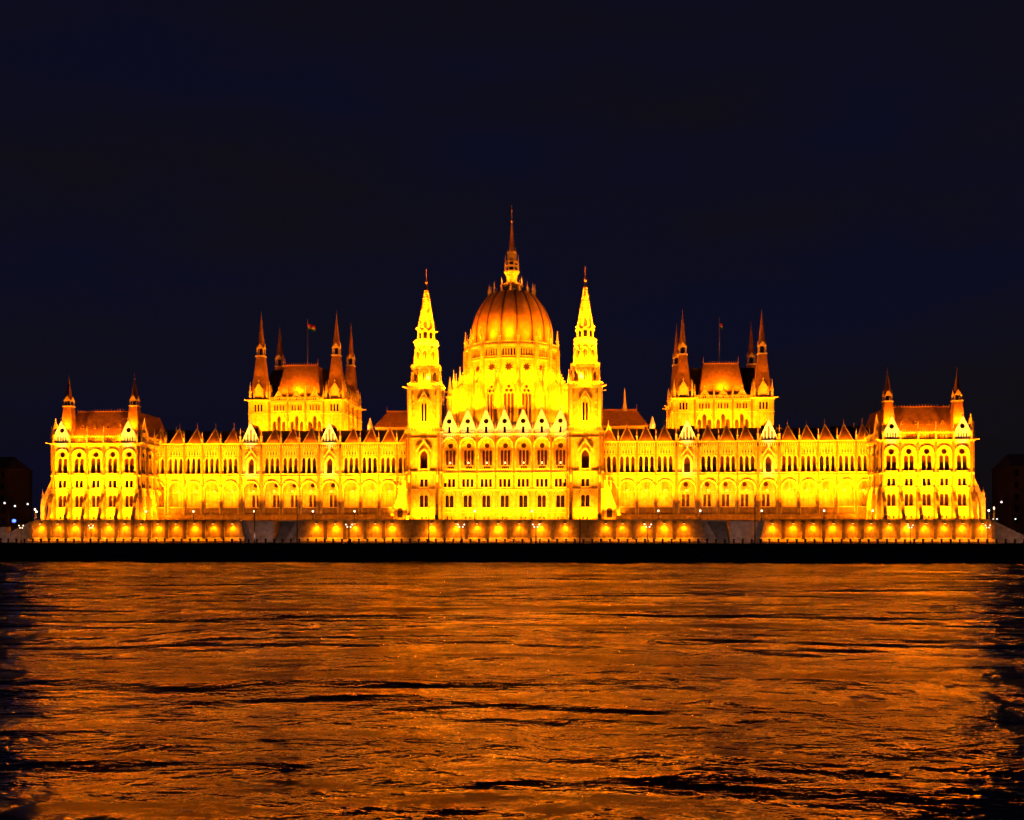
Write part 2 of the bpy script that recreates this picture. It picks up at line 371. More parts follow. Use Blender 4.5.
# ---- side wings (two): arcade below, lancet gallery above, tiled dormers
GB = (0,0,0,0,0,1,0,0,0,1,0,0,0,0)
NBS = {-1: list(zip((100.2,94.8,89.5,84.1,78.7,72.6,66.5,61.2,55.8,49.8,43.6,38.3,33.0,27.9), GB)),
        1: list(zip((100.1,95.0,89.8,84.7,79.5,73.7,67.8,62.5,57.3,51.3,45.2,40.0,34.7,29.5), GB))}
def wing(s):
    NB = NBS[s]
    mb = MB('stone', 'carved'); back = MB('stone'); wins = []
    W = T()
    for i, (x, g) in enumerate(NB):
        l = NB[i-1][0] if i else 105.4; r = NB[i+1][0] if i+1 < len(NB) else 24.4
        a, b = sorted((s*(x+l)/2, s*(x+r)/2)); u = s*x
        key = ('lancets', 'lancets', 'lancets_dark')[i % 3] if not g else 'ogee'
        hs = holes(key, u, 23.95 if not g else 23.9)
        mb.use('stone'); mb.panel(a, b, 22.9, 32.4, hs, .8); wins.append((key, W, u, 23.95 if not g else 23.9))
        # arcade arch
        h = shift(arch(4.15, 9.3, 'round'), u, 12.25)
        mb.panel(a, b, 12.25, 22.9, [[(p[0], max(p[1], 12.26)) for p in h]], 1.0)
        mb.use('carved'); mb.hood(u, 12.25, 4.15, 9.3, 'round', .34, .34)
        frieze(mb, a+.45, b-.45, 31.35, -.15, 9)
        # plinth, parapet panels, ledges
        if i < 13:
            mb.use('shaded_stone'); mb.box(u-2.1, u+2.1, .12, .5, 12.25, 14.1)
            mb.use('carved'); mb.box(u-2.2, u+2.2, .04, .6, 14.1, 14.32)
            mb.bar((u-2.1, .6, 18.5), (u+2.1, .6, 18.5), .09)
        # small spiked blind tracery over the lancets
        if not g:
            for k in (-1.55, 0, 1.55):
                mb.ngon(u+k, -.15, 29.1, 30.8, .2, .05, 4, bot=True)
            for k in (-.78, .78): mb.use('carved'); mb.box(u+k-.1, u+k+.1, -.2, 0, 23.9, 30.3)
            mb.use('void_shade'); 
            for k in (-1.2, -.4, .4, 1.2): mb.poly_xz([(u+k*1.0-.2, 29.35), (u+k+.2, 29.35), (u+k, 30.35)], -.03, .05)
            mb.use('carved')
        else:
            gb = [(u-2.0, 28.3), (u+2.0, 28.3), (u, 31.0)]
            for q in (-1, 1): mb.bar((u+q*1.7, -.35, 28.4), (u, -.35, 30.7), .3)
            mb.pinn(u, -.35, 30.5, .3, 1.6)
        # back wall of arcade with windows on the block bays
        bh = []
        if 5 <= i <= 9:
            bh = holes('door_pair', u, 14.3) + holes('oculus', u, 20.0); wins.append(('door_pair', T(0, 4.3), u, 14.3)); wins.append(('oculus', T(0, 4.3), u, 20.0))
        back.panel(a, b, 11.0, 22.3, bh, .5, 4.3)
        # pier shafts and pinnacles
        e = b if s < 0 else a
        mb.use('shaded_stone'); mb.box(e-.22, e+.22, -.45, -.003, 12.25, 32.4)
        big = g or (i+1 < len(NB) and NB[i+1][1])
        if big: mb.box(e-.34, e+.34, -.75, -.45, 12.25, 31)
        mb.use('carved'); mb.pinn(e, -.25, 32.4, .5 if big else .4, 4.6 if big else 3.6)
    x0, x1 = sorted((s*102.8, s*26.8))
    mb.use('shaded_stone'); mb.box(x0, x1, -.7, 4.3, Z0, 12.25)
    mb.use('carved')
    for z, p, h in ((22.85, .3, .3), (23.55, .4, .28), (32.3, .55, .35)): mb.box(x0, x1, -p, -.004, z, z+h)
    mb.use('stone'); mb.box(x0, x1, .8, 4.3, 21.9, 22.4); mb.box(x0, x1, 1.0, 13, 32.35, 32.5)
    mb.box(x0, x1, 13, 13.6, Z0, 33)
    p = part('side_wing', mb)
    obj('arcade_wall', back, p)
    for k, F, u, z in wins: place(k, p, F, u, z, 'door' if k == 'door_pair' else 'window')
    r = MB('slate')
    r.add([(x0,3.6,32.5),(x1,3.6,32.5),(x1,8.0,36.9),(x0,8.0,36.9),(x0,12.5,32.5),(x1,12.5,32.5)], [(0,1,2,3),(3,2,5,4)])
    obj('roof', r, p)
    for i, (x, g) in enumerate(NB):
        u = s*x; d = MB('roof', 'carved', 'gilt')
        if not g:
            w = 2.1
            d.ngon(u, 3.3, 32.7, 37.3, w*1.414, .05, 4)
            d.use('carved')
            for sx in (-1, 1): d.bar((u+sx*w, 1.2, 32.75), (u, 3.25, 37.35), .24)
            d.use('gilt'); d.ngon(u, 3.3, 37.2, 38.9, .16, .03, 5)
            obj('dormer', d, p)
        else:
            hs = holes('gable5', u, 33.0)
            gable(d, u, 32.65, 5.2, 5.6, -.3, .4, hs)
            d.use('roof'); d.add([(u-2.6,0,32.65),(u+2.6,0,32.65),(u,0,38.1),(u-2.6,7,32.65),(u+2.6,7,32.65),(u,7,38.1)], [(0,2,5,3),(1,4,5,2),(0,1,2),(3,5,4)])
            gg = obj('gable', d, p); place('gable5', p, T(0, -.3), u, 33.0)
        if i < 13:
            l = MB('iron', 'warmbulb'); l.box(u-.3, u+.3, 1.9, 2.3, 19.05, 19.2); l.use('warmbulb'); l.ngon(u, 2.1, 18.75, 19.05, .26, .26, 8, bot=True)
            obj('arcade_lamp', l, p)
wing(-1); wing(1)

# ---- towered hall blocks above the wings (two)
def octo_crown(mb, wins, x, y, z0, r, hw):
    mb.use('carved'); mb.ngon(x, y, z0, z0+3.3, r, r, 8)
    for a in range(4):
        F = T(x, y, 0, a*pi/2); mb.M = F
        gable(mb, 0, z0+.1, 2.3, 2.0, -hw-.02, .3, [shift(arch(.42,1.9,'pointed'), k, z0+.6) for k in (-.35,.35)], 2.9)
        mb.use('void_shade'); mb.box(-.7, .7, -hw+.15, -hw+.25, z0+.5, z0+2.7); mb.use('carved')
        mb.pinn(-hw-.1, -hw-.1, z0, .55, 5.6)
        mb.bar((-hw-.1, -hw-.1, z0+2.4), (-hw*.5, -hw*.5, z0+3.6), .3)
        mb.pinn(-hw*.55, -hw-.3, z0, .28, 3.6); mb.pinn(hw*.55, -hw-.3, z0, .28, 3.6)
        mb.bar((-hw-.3, -hw-.3, z0-.1), (-hw-1.6, -hw-1.6, z0+.15), .3)
    mb.M = Matrix.Identity(4)
def block():
    mb = MB('stone', 'carved'); wins = []
    # main hall front and sides
    YF, YB = 13.0, 39.0
    def side(F, half, xs):
        mb.M = F
        xs = sorted(xs); ed = [-half] + [(xs[i]+xs[i+1])/2 for i in range(len(xs)-1)] + [half]
        for i, u in enumerate(xs):
            hs = holes('hall', u, 32.8) + holes('slits_pair', u-.9, 43.4) + holes('slits_pair', u+.9, 43.4)
            wins.append(('hall', F, u, 32.8)); wins.append(('slits_pair', F, u-.9, 43.4)); wins.append(('slits_pair', F, u+.9, 43.4))
            mb.use('stone'); mb.panel(ed[i], ed[i+1], 30, 46.2, hs, .8)
            gable(mb, u, 46.3, 3.0, 2.5, -.2, .35, [shift(arch(1.0, 1.2, 'pointed'), u, 46.6)], .5)
            mb.use('void_shade'); mb.box(u-.9, u+.9, .2, .25, 46.4, 48.3); mb.use('carved')
        for e in ed:
            mb.use('shaded_stone'); mb.box(e-.22, e+.22, -.5, -.003, 30, 46.2); mb.use('carved'); mb.pinn(e, -.25, 46.2, .42, 4.6)
        for z, p, h in ((42.4, .2, .25), (45.6, .35, .3), (46.1, .55, .35)): mb.box(-half, half, -p, -.004, z, z+h)
        balustrade(mb, -half+.2, half-.2, 46.4, 1.0, -.25)
        mb.M = Matrix.Identity(4)
    side(T(0, YF+.6), 8.2, (-5.4, 0, 5.4))
    for sx in (-1, 1): side(T(sx*14.1, 26, 0, sx*pi/2), 6.6, (-3.2, 3.2))
    mb.use('stone'); mb.box(-14, 14, YB-.5, YB, 30, 46.2); mb.box(-14, 14, 14.2, YB-.5, 46.1, 46.25)
    p = part('towered_hall', mb)
    for k, F, u, z in wins: place(k, p, F, u, z)
    # roofs
    r = MB('roof', 'gilt')
    r.add([(-6.9,15,46.5),(6.9,15,46.5),(6.9,36,46.5),(-6.9,36,46.5),(-5.1,19,57.6),(5.1,19,57.6),(5.1,33,57.6),(-5.1,33,57.6)], [(0,1,5,4),(1,2,6,5),(2,3,7,6),(3,0,4,7),(4,5,6,7)])
    r.use('gilt'); r.box(-5.1, 5.1, 18.85, 19.1, 57.6, 57.95)
    for i in range(16): r.ngon(-5.1+10.2*i/15, 19, 57.95, 58.6, .1, .02, 4)
    for sx in (-1, 1): r.ngon(sx*5.1, 19, 57.9, 60, .18, .03, 5)
    obj('roof', r, p)
    r = MB('slate')
    r.add([(-13,19,46.5),(13,19,46.5),(13,35,46.5),(-13,35,46.5),(-10.5,24,57.2),(10.5,24,57.2),(10.5,30,57.2),(-10.5,30,57.2)], [(0,1,5,4),(1,2,6,5),(2,3,7,6),(3,0,4,7),(4,5,6,7)])
    obj('rear_roof', r, p)
    for sx in (-1, 1):
        for yc in (16, 36):
            t = MB('stone', 'carved'); cx = sx*11.5; hw = 2.95; tw = []
            for a in range(4):
                F = T(cx, yc, 0, a*pi/2) @ Matrix.Translation((0, -hw, 0)); t.M = F
                t.use('stone'); t.panel(-hw, hw, 30, 46.4, holes('slits3', 0, 43.1), .5); tw.append(('slits3', F, 0, 43.1))
                t.use('carved'); t.box(-hw-.1, hw+.1, -.15, -.003, 42.3, 42.55); t.box(-hw-.35, hw+.35, -.4, -.005, 46.2, 46.7)
                for k in range(6): t.box(-hw+.5+k*.98, -hw+.65+k*.98, -.12, 0, 41.2, 41.35)
                t.M = Matrix.Identity(4)
            t.use('stone'); t.box(cx-hw, cx+hw, yc-hw, yc+hw, 46.3, 46.45)
            octo_crown(t, tw, cx, yc, 46.5, 2.7, 2.45)
            to = obj('corner_tower', t, p)
            for k, F, u, z in tw: place(k, p, F, u, z)
            s = MB('roof', 'carved', 'void_shade', 'gilt'); spire_roof(s, cx, yc, 48.8, 59.9, 2.3, 1.15, 62.6, 71.2, 73.8)
            obj('spire', s, p)
    f = MB('lead'); f.lathe(0, 30, [(.16, 57.2), (.12, 66), (.07, 73.7)], 8); f.ngon(0, 30, 73.7, 74.0, .2, .05, 6, bot=True)
    fp = obj('flagpole', f, p)
    fl = MB('flagred', 'flagwhite', 'flaggreen')
    for j, mname in enumerate(('flaggreen', 'flagwhite', 'flagred')):
        fl.use(mname)
        for i in range(6):
            x0, x1 = .1+i*.38, .1+(i+1)*.38; y0, y1 = 30+.25*sin(i*1.1), 30+.25*sin((i+1)*1.1); z = 70.6 + j*.65 - i*.12
            fl.add([(x0,y0,z),(x1,y1,z-.12),(x1,y1,z+.53),(x0,y0,z+.65),(x0,y0+.03,z),(x1,y1+.03,z-.12),(x1,y1+.03,z+.53),(x0,y0+.03,z+.65)], [(0,1,2,3),(7,6,5,4),(0,4,5,1),(3,2,6,7)])
    obj('flag', fl, p)
    return p
blk = block(); blk.location.x = -63
blk2 = copy_tree(blk, B); blk2.location = (63, 0, -10.5 + 33*.03); blk2.scale = (1, 1, .97)
for b_, dx in ((blk, -.9), (blk2, 1.0)):
    for c_ in b_.children:
        if c_.name.startswith('flag'): c_.location.x = dx
        if c_.name.startswith('flag') and not c_.name.startswith('flagpole') and dx > 0: c_.scale = (.45, 1, 1); c_.location.x = dx*1.0

# ---- central block
def center():
    mb = MB('stone', 'carved'); wins = []; lg = MB('stone')
    YF = -1.0; F = T(0, YF); mb.M = F; sp = 5.22
    for i in range(7):
        u = (i-3)*sp; a, b = u-sp/2, u+sp/2
        if i == 0: a = -18.6
        if i == 6: b = 18.6
        hs = []
        for k, z in (('cellar', 10.75), ('dark_round_pair', 14.15), ('rect_triple', 19.85)):
            hs += holes(k, u, z); wins.append((k, F, u, z))
        mb.use('stone'); mb.panel(a, b, Z0, 23.9, hs, .5)
        mb.panel(a, b, 23.9, 34.6, [shift(arch(4.15, 9.0, 'round'), u, 24.7)], 3.0)
        lg.M = T(0, YF+3.0); lg.panel(a, b, 23.9, 34.4, holes('loggia', u, 26.2) + [shift(arch(2.0, 1.2, 'rect'), u, 24.7)], .5)
        wins.append(('loggia', T(0, YF+3.0), u, 26.2))
        lg.use('void_shade'); lg.box(u-1.1, u+1.1, .5, .6, 24.6, 26.0); lg.use('stone')
        mb.use('carved'); mb.hood(u, 24.7, 4.15, 9.0, 'round', .32, .25, .8)
        balustrade(mb, u-2.1, u+2.1, 24.0, 1.0, .1, .5)
        frieze(mb, a+.3, b-.3, 34.15, -.1, 9)
        hs = holes('gable_oculus', u, 37.7) + holes('gable_door', u, 35.1)
        gable(mb, u, 34.93, sp-.3, 5.9, -.2, .4, hs, .8)
        wins += [('gable_oculus', T(0, YF-.2), u, 37.7), ('gable_door', T(0, YF-.2), u, 35.1)]
        for k in (-1.6, -1.0, 1.0, 1.6): mb.box(u+k-.12, u+k+.12, -.45, -.2, 34.8, 35.6)
        mb.use('roof'); mb.add([(u-2.3,.25,35.4),(u+2.3,.25,35.4),(u,.25,40.6),(u-2.3,9,35.4),(u+2.3,9,35.4),(u,9,40.6)], [(0,2,5,3),(1,4,5,2),(0,1,2)])
    for i in range(8):
        e = (i-3.5)*sp
        mb.use('shaded_stone'); mb.box(e-.24, e+.24, -.4, -.003, 19.4, 34.6)
        mb.use('carved'); mb.pinn(e, -.35, 34.4, .4, 3.8)
    mb.use('carved')
    for z, p, h in ((12.6, .12, .16), (14.0-.35, .1, .15), (18.9, .25, .35), (23.4, .35, .5), (34.62, .5, .3)): mb.box(-17.7, 17.7, -p, -.004, z, z+h)
    mb.M = Matrix.Identity(4)
    mb.use('stone'); mb.box(-18.6, 18.6, YF+3.4, 20, 34.4, 34.8); mb.box(-18.6, 18.6, YF+.5, YF+3, 23.2, 23.9)
    p = part('central_block', mb, .3); obj('loggia_wall', lg, p)
    for k, FF, u, z in wins: place(k, p, FF, u, z)
    for i in range(7):
        u = (i-3)*sp; l = MB('iron', 'bulb'); l.box(u-.06, u+.06, 1.0, 1.12, 24.7, 26.6); l.use('bulb'); l.ngon(u, 1.06, 26.6, 27.05, .22, .16, 8, bot=True)
        obj('loggia_lamp', l, p)
    # stepped buttress walls beside the towers
    for sx in (-1, 1):
        b = MB('stone', 'carved', 'void_shade')
        x = sx*29.3
        b.poly_xz([(sx*27.3, Z0), (sx*31.2, Z0), (sx*31.0, 14.5), (sx*30.2, 16.5), (sx*29.4, 19.5), (sx*28.2, 21.5), (sx*27.3, 22.2)], -3.2, -1.6)
        b.use('carved'); b.pinn(sx*29.7, -2.4, 19, .4, 3.2)
        b.use('void_shade'); b.poly_xz(shift(arch(1.5, 2.8, 'round'), x, 11.2), -3.24, -3.205)
        obj('corner_buttress', b, p)
center()

# ---- river towers (two)
def tower():
    mb = MB('stone', 'carved'); wins = []; CY = 1.0; hw = 4.7
    for a in range(4):
        F = T(0, CY, 0, a*pi/2) @ Matrix.Translation((0, -hw, 0)); mb.M = F
        hs = []
        for k, z in (('cellar', 10.75), ('dark_round_pair', 14.15), ('rect_pair', 19.85), ('tower_arch', 24.9)):
            hs += holes(k, 0, z); wins.append((k, F, 0, z))
        mb.use('stone'); mb.panel(-hw, hw, Z0, 35.2, hs, .6 if a else .6)
        mb.use('carved')
        for q in (-1, 1):
            mb.bar((q*2.0, -.4, 29.8), (0, -.4, 32.6), .35)
        mb.pinn(0, -.4, 32.2, .35, 2.2)
        for z, p, h in ((13.7, .1, .15), (18.9, .25, .35), (23.6, .45, .5), (33.3, .2, .25), (34.9, .6, .45)): mb.box(-hw-p*.6, hw+p*.6, -p, -.004, z, z+h)
        for q in (-1, 1):
            mb.use('shaded_stone'); mb.box(q*4.2-.3, q*4.2+.3, -.55, -.006, 23.5, 34.9)
            buttress(mb, q*3.95, .95, Z0, 24.5, 2.7 if a % 2 == 0 else .6, .9 if a % 2 == 0 else .5)
            mb.use('carved'); mb.pinn(q*3.95, -1.3, 21.0, .5, 4.2)
        balustrade(mb, -hw+.2, hw-.2, 35.3, 1.5, -.3, .8)
        # second stage
        h2 = 4.35; G = T(0, CY, 0, a*pi/2) @ Matrix.Translation((0, -h2, 0)); mb.M = G
        mb.use('stone'); mb.panel(-h2, h2, 35.2, 47.8, holes('tower_lancet', 0, 38.2), .5); wins.append(('tower_lancet', G, 0, 38.2))
        mb.use('carved')
        for q in (-1, 1):
            mb.box(q*4.0-.4, q*4.0+.4, -.45, -.004, 35.2, 47.2); mb.pinn(q*3.1, -.35, 44, .35, 3.4)
            mb.bar((q*1.7, -.3, 43.6), (0, -.3, 46.4), .3)
            for k in range(5): mb.box(q*3.0-.18, q*3.0+.18, -.3, 0, 37+k*2, 37.5+k*2)
        mb.box(-h2-.4, h2+.4, -.5, -.003, 47.3, 47.8)
        balustrade(mb, -h2-.1, h2+.1, 47.8, 1.1, -.3, .8)
        mb.bar((-h2-.2, -.2, 47.5), (-h2-1.6, -1.5, 47.9), .35)
    mb.M = Matrix.Identity(4)
    mb.use('stone'); mb.box(-hw+.05, hw-.05, CY-hw+.05, CY+hw-.05, 35.0, 35.25); mb.box(-4.3, 4.3, CY-4.3, CY+4.3, 47.6, 47.75)
    p = part('river_tower', mb)
    for k, F, u, z in wins: place(k, p, F, u, z)
    # octagonal stages
    for (z0, z1, r0, r1, gal) in ((47.8, 54.0, 4.0, 3.55, 1), (54.0, 61.0, 3.1, 2.7, 1), (61.0, 64.8, 2.15, 1.95, 0)):
        t = MB('stone', 'carved', 'void_shade', 'glass'); c = 1/cos(pi/8)
        t.ngon(0, CY, z0, z1, r0*c, r1*c, 8)
        for a in range(8):
            t.M = T(0, CY, 0, a*pi/4) @ Matrix.Translation((0, -(r0*.62+r1*.38), 0))
            fw = r1*.4
            t.use('glass')
            if gal: 
                for q in (-.25, .25): t.box(q-.1, q+.1, -.06, .2, z0+1.9, z0+4.2)
            else: t.box(-.5, .5, -.12, .3, z0+.9, z0+2.6)
            t.use('carved'); t.hood(0, z0+1.6, 1.2, 3.2 if gal else 1.8, 'pointed', .22, .32)
            for q in (-1, 1): t.pinn(q*r0*.41, -.15, z0+.3, .34 if gal else .2, (z1-z0)*.72)
            t.box(-r1*.42, r1*.42, -.2, .1, z1-.9, z1-.55)
            if gal: balustrade(t, -r1*.43, r1*.43, z1-.5, .8, -.12, .6)
            if a % 2: t.bar((0, -.1, z1-.55), (0, -1.7, z1-.25), .34)
        t.M = Matrix.Identity(4)
        obj('belfry_stage', t, p)
    s = MB('carved', 'gilt'); s.ngon(0, CY, 64.8, 76.0, 2.1, .3, 8)
    for j in range(15):
        tt = (j+.5)/15; r = 2.1*(1-tt)+.28*tt
        for i in range(8):
            a = pi/8 + i*pi/4 - pi/2; x = r*1.07*cos(a); y = CY+r*1.07*sin(a); z = 64.8+11.2*tt
            s.box(x-.27, x+.27, y-.27, y+.27, z-.1, z+.24)
    s.use('rib'); s.lathe(0, CY, [(.3,76.0),(.42,76.4),(.2,76.9),(.2,77.6),(.42,78.2),(.2,78.9),(.1,79.4),(.05,82.0)], 8)
    obj('spire', s, p)
    return p
tw = tower(); tw.location.x = -22.2
tw2 = copy_tree(tw, B); tw2.location.x = 22.9

# ---- dome
DX, DY = -.1, 36.0
def dome():
    mb = MB('stone', 'carved'); wins = []; R = 14.1; n = 16; fw = R*tan(pi/n)
    for i in range(n):
        a = i*2*pi/n; F = T(DX, DY, 0, a) @ Matrix.Translation((0, -R, 0)); mb.M = F
        hs = holes('drum_slits', 0, 60.7) + holes('star', 0, 55.8) + holes('drum_tall', 0, 40.4)
        for k, z in (('drum_slits', 60.7), ('star', 55.8), ('drum_tall', 40.4)): wins.append((k, F, 0, z))
        mb.use('stone'); mb.panel(-fw, fw, 32, 64.2, hs, .6)
        mb.use('carved'); mb.box(-fw-.1, fw+.1, -.3, -.003, 59.6, 60.0); mb.box(-fw-.1, fw+.1, -.45, -.004, 63.5, 64.2); mb.box(-fw-.1, fw+.1, -.2, -.003, 54.3, 54.6)
        balustrade(mb, -fw, fw, 64.2, .9, -.2, .7)
        # corner pier and lower flying buttress
        mb.M = T(DX, DY, 0, a + pi/n)
        rc = R/cos(pi/n)
        mb.use('stone'); mb.box(-.55, .55, -rc-.9, -rc+.2, 32, 63.9)
        mb.use('carved'); mb.pinn(0, -rc-.35, 63.9, .72, 6.0)
        mb.use('stone'); mb.poly_yz([(-rc, 32), (-rc-4.4, 32), (-rc-4.4, 52), (-rc-3.1, 52.6), (-rc-.9, 57.2), (-rc-.5, 57.2)], -.5, .5)
        mb.use('carved'); mb.pinn(0, -rc-4.0, 51.5, .62, 6.4)
        for k in range(5): mb.box(-.18, .18, -rc-3.3+k*.5, -rc-3.0+k*.5, 52.9+k*.95, 53.4+k*.95)
    p0 = wins
    # ambulatory ring between the buttresses on the flanks
    for i in (3, 4, 5, 6, 10, 11, 12, 13):
        a = i*2*pi/n; ra = 17.2; F = T(DX, DY, 0, a) @ Matrix.Translation((0, -ra, 0)); mb.M = F; f2 = ra*tan(pi/n)-.3
        mb.use('stone'); mb.panel(-f2, f2, 32, 52, holes('ambul', 0, 40) + holes('ambul_slit', 0, 47.6), .6)
        wins += [('ambul', F, 0, 40), ('ambul_slit', F, 0, 47.6)]
        mb.use('carved'); mb.box(-f2, f2, -.2, 2.4, 51.7, 52.1)
    mb.M = Matrix.Identity(4); mb.use('stone'); mb.ngon(DX, DY, 31, 40.2, 18.2, 18.2, 16)
    mb.ngon(DX, DY, 63.8, 64.1, 13.9, 13.9, 16)
    p = part('drum', mb)
    for k, F, u, z in wins: place(k, p, F, u, z)
    # shell
    prof = [(12.6,64.15),(12.8,66),(12.9,68),(12.8,70),(12.5,72),(11.95,74),(11.15,76),(10.1,78),(8.7,80),(7.1,81.8),(6.3,82.3),(3.2,82.5)]
    d = MB('dome'); seg = 96; vs = []; fs = []
    for r, z in prof:
        for i in range(seg):
            a = 2*pi*i/seg - pi/2 + pi/n; g = abs(sin((a+pi/2-pi/n)*8)); rr = r*(.965+.045*g)
            vs.append((DX+rr*cos(a), DY+rr*sin(a), z))
    for j in range(len(prof)-1):
        for i in range(seg): fs.append((j*seg+i, j*seg+(i+1)%seg, (j+1)*seg+(i+1)%seg, (j+1)*seg+i))
    fs.append(tuple(range((len(prof)-1)*seg, len(prof)*seg))); d.add(vs, fs)
    dm = part('dome', d, smooth=True)
    for i in range(n):
        a = 2*pi*i/n - pi/2 + pi/n; rb = MB('rib')
        for j in range(len(prof)-2):
            (r0, z0), (r1, z1) = prof[j], prof[j+1]
            rb.bar((DX+r0*.975*cos(a), DY+r0*.975*sin(a), z0), (DX+r1*.975*cos(a), DY+r1*.975*sin(a), z1), .42)
        obj('rib', rb, dm)
    for i in range(n):
        a = 2*pi*i/n - pi/2; g = MB('carved'); g.pinn(DX+7.3*cos(a), DY+6.9*sin(a), 81.6, .5, 3.6)
        obj('pinnacle', g, dm)
    # lantern
    l = MB('carved', 'void_shade', 'gilt', 'roof')
    l.lathe(DX, DY, [(3.3,82.3),(3.2,84.3),(3.7,84.6),(3.7,84.9),(3.0,85.2),(1.8,85.8),(1.6,86.6),(1.9,88.2),(2.5,89.0),(2.5,89.4)], 16)
    for i in range(8):
        a = pi/8+i*pi/4; l.use('carved'); l.pinn(DX+2.2*cos(a), DY+2.2*sin(a), 89.3, .3, 5.2)
        l.pinn(DX+3.4*cos(a), DY+3.4*sin(a), 85.2, .25, 2.2)
    l.use('void_shade'); l.ngon(DX, DY, 89.3, 92.4, 1.2, 1.2, 8)
    l.use('carved'); l.ngon(DX, DY, 90.6, 91.1, 2.3, 2.3, 8, bot=True); l.ngon(DX, DY, 92.3, 92.9, 2.2, 1.7, 8, bot=True)
    l.ngon(DX, DY, 92.9, 95.2, 1.5, 1.2, 8); l.ngon(DX, DY, 95.2, 95.6, 1.7, 1.5, 8, bot=True)
    for i in range(8):
        a = pi/8+i*pi/4; l.pinn(DX+1.4*cos(a), DY+1.4*sin(a), 93.2, .25, 3.6)
    l.use('gilt'); l.ngon(DX, DY, 95.6, 104.6, 1.05, .2, 8)
    l.lathe(DX, DY, [(.2,104.6),(.42,105.0),(.42,105.3),(.15,105.8),(.1,108),(.25,108.6),(.06,109.2),(.03,111)], 8)
    obj('lantern', l, dm)
dome()

# ---- rear halls with hipped roofs and small turrets behind the wings
def rear_hall():
    mb = MB('stone', 'carved'); wins = []
    mb.M = T(0, 30); xs = [-6.6 + 1.35*i for i in range(12)]
    mb.panel(-9, 9, 30, 40, [shift(arch(.55, 1.9, 'round'), x, 37.0) for x in xs], .4)
    mb.use('glass'); mb.box(-8.5, 8.5, .42, .5, 36.5, 39.5)
    mb.use('carved'); mb.box(-9, 9, -.3, -.003, 39.4, 39.9)
    mb.M = Matrix.Identity(4); mb.use('stone'); mb.box(-9, -8.5, 30, 44, 30, 40); mb.box(8.5, 9, 30, 44, 30, 40)
    p = part('rear_hall', mb)
    r = MB('roof', 'gilt'); r.add([(-9.5,29.6,39.9),(9.5,29.6,39.9),(9.5,44,39.9),(-9.5,44,39.9),(-6,34,45),(6,34,45),(6,40,45),(-6,40,45)], [(0,1,5,4),(1,2,6,5),(2,3,7,6),(3,0,4,7),(4,5,6,7)])
    r.use('gilt'); r.box(-6, 6, 33.9, 34.1, 45, 45.5); r.ngon(-6, 34, 45, 47, .15, .04, 5); r.ngon(6, 34, 45, 47, .15, .04, 5)
    obj('roof', r, p)
    s = MB('carved', 'gilt'); s.ngon(2.3, 34, 44.8, 46.4, .8, .6, 8); s.ngon(2.3, 34, 46.4, 52, .55, .05, 8); obj('spire', s, p)
    for x in (-10.6, 10.6):
        t = MB('carved', 'roof'); t.ngon(x, 30, 30, 40.2, .9, .9, 8); t.ngon(x, 30, 40.2, 42.8, .95, .1, 8); obj('turret', t, p)
    return p
rh = rear_hall(); rh.location.x = 33
rh2 = copy_tree(rh, B); rh2.location.x = -33.5
for x in (-20.6, 20.4):
    t = MB('stone', 'roof', 'carved'); t.ngon(x, 43, 31, 50.5, 1.1, 1.1, 8); t.use('carved'); t.ngon(x, 43, 50.5, 51, 1.4, 1.4, 8, bot=True); t.ngon(x, 43, 51, 57.5, .9, .08, 8)
    part('stair_turret', t)

# ------------------------------------------------------------------ embankment terrace
TY = -20.0
E_ = empty('embankment_terrace', (0, TY, 4.4), label='long stone embankment wall of lit panels carrying the palace terrace above the quay road', cat='terrace')
def epart(name, mb): o = obj(name, mb, E_); o.location = (0, -TY, -4.4); return o
SPOTS = [-124.2,-119.3,-114.7,-110,-105.4,-100.8,-96.2,-91.6,-86.7,-81.6,-76.5,-71.2,-48.5,-43.4,-38.2,-32.6,-28.2,-17.6]
SPOTS = SPOTS + [-11.1,-5.6,0.,5.6,11.1] + [-q for q in SPOTS[::-1]]
w = MB('embank', 'granite')
OP = (53.2, 69.2)
def wallrun(x0, x1, sl0, sl1):
    # slightly battered wall face, ends sloping at the stair openings
    w.use('embank')
    w.add([(x0-sl0, TY-.5, 4.4),(x1+sl1, TY-.5, 4.4),(x1, TY, 10.1),(x0, TY, 10.1),(x0-sl0, TY+3, 4.4),(x1+sl1, TY+3, 4.4),(x1, TY+3, 10.1),(x0, TY+3, 10.1)],
          [(0,1,2,3),(1,5,6,2),(4,0,3,7),(3,2,6,7)])
    w.use('granite'); w.box(x0-.1, x1+.1, TY-.35, TY+.6, 10.1, 10.5)
    w.poly_yz([(TY-1.5, 4.4), (TY-1.5, 4.75), (TY-.55, 5.75), (TY-.4, 5.75), (TY-.4, 4.4)], x0-sl0, x1+sl1)
wallrun(-126, -OP[1], 1.5, 1.2); wallrun(-OP[0], OP[0], 1.2, 1.2); wallrun(OP[1], 126, 1.2, 1.5)
w.use('embank')
for a, b in zip(SPOTS, SPOTS[1:]):
    if b - a < 7: w.box((a+b)/2-.45, (a+b)/2+.45, TY-.95, TY-.0, 5.15, 10.1)
for x in (-124.2+2.3-4.9, 124.2-2.3+4.9): w.box(x-.4, x+.4, TY-.95, TY, 5.15, 10.1)
epart('retaining_wall', w)
w = MB('granite')
w.box(-126, -OP[1], TY+.6, 0, 10.0, 10.46); w.box(OP[1], 126, TY+.6, 0, 10.0, 10.46); w.box(-OP[0], OP[0], TY+.6, 0, 10.0, 10.46)
for s in (-1, 1):
    a, b = sorted((s*OP[0], s*OP[1])); w.box(a, b, TY+9, 0, 9.9, 10.44)
w.box(-128, 128, -1, 45, 9.9, 10.42)
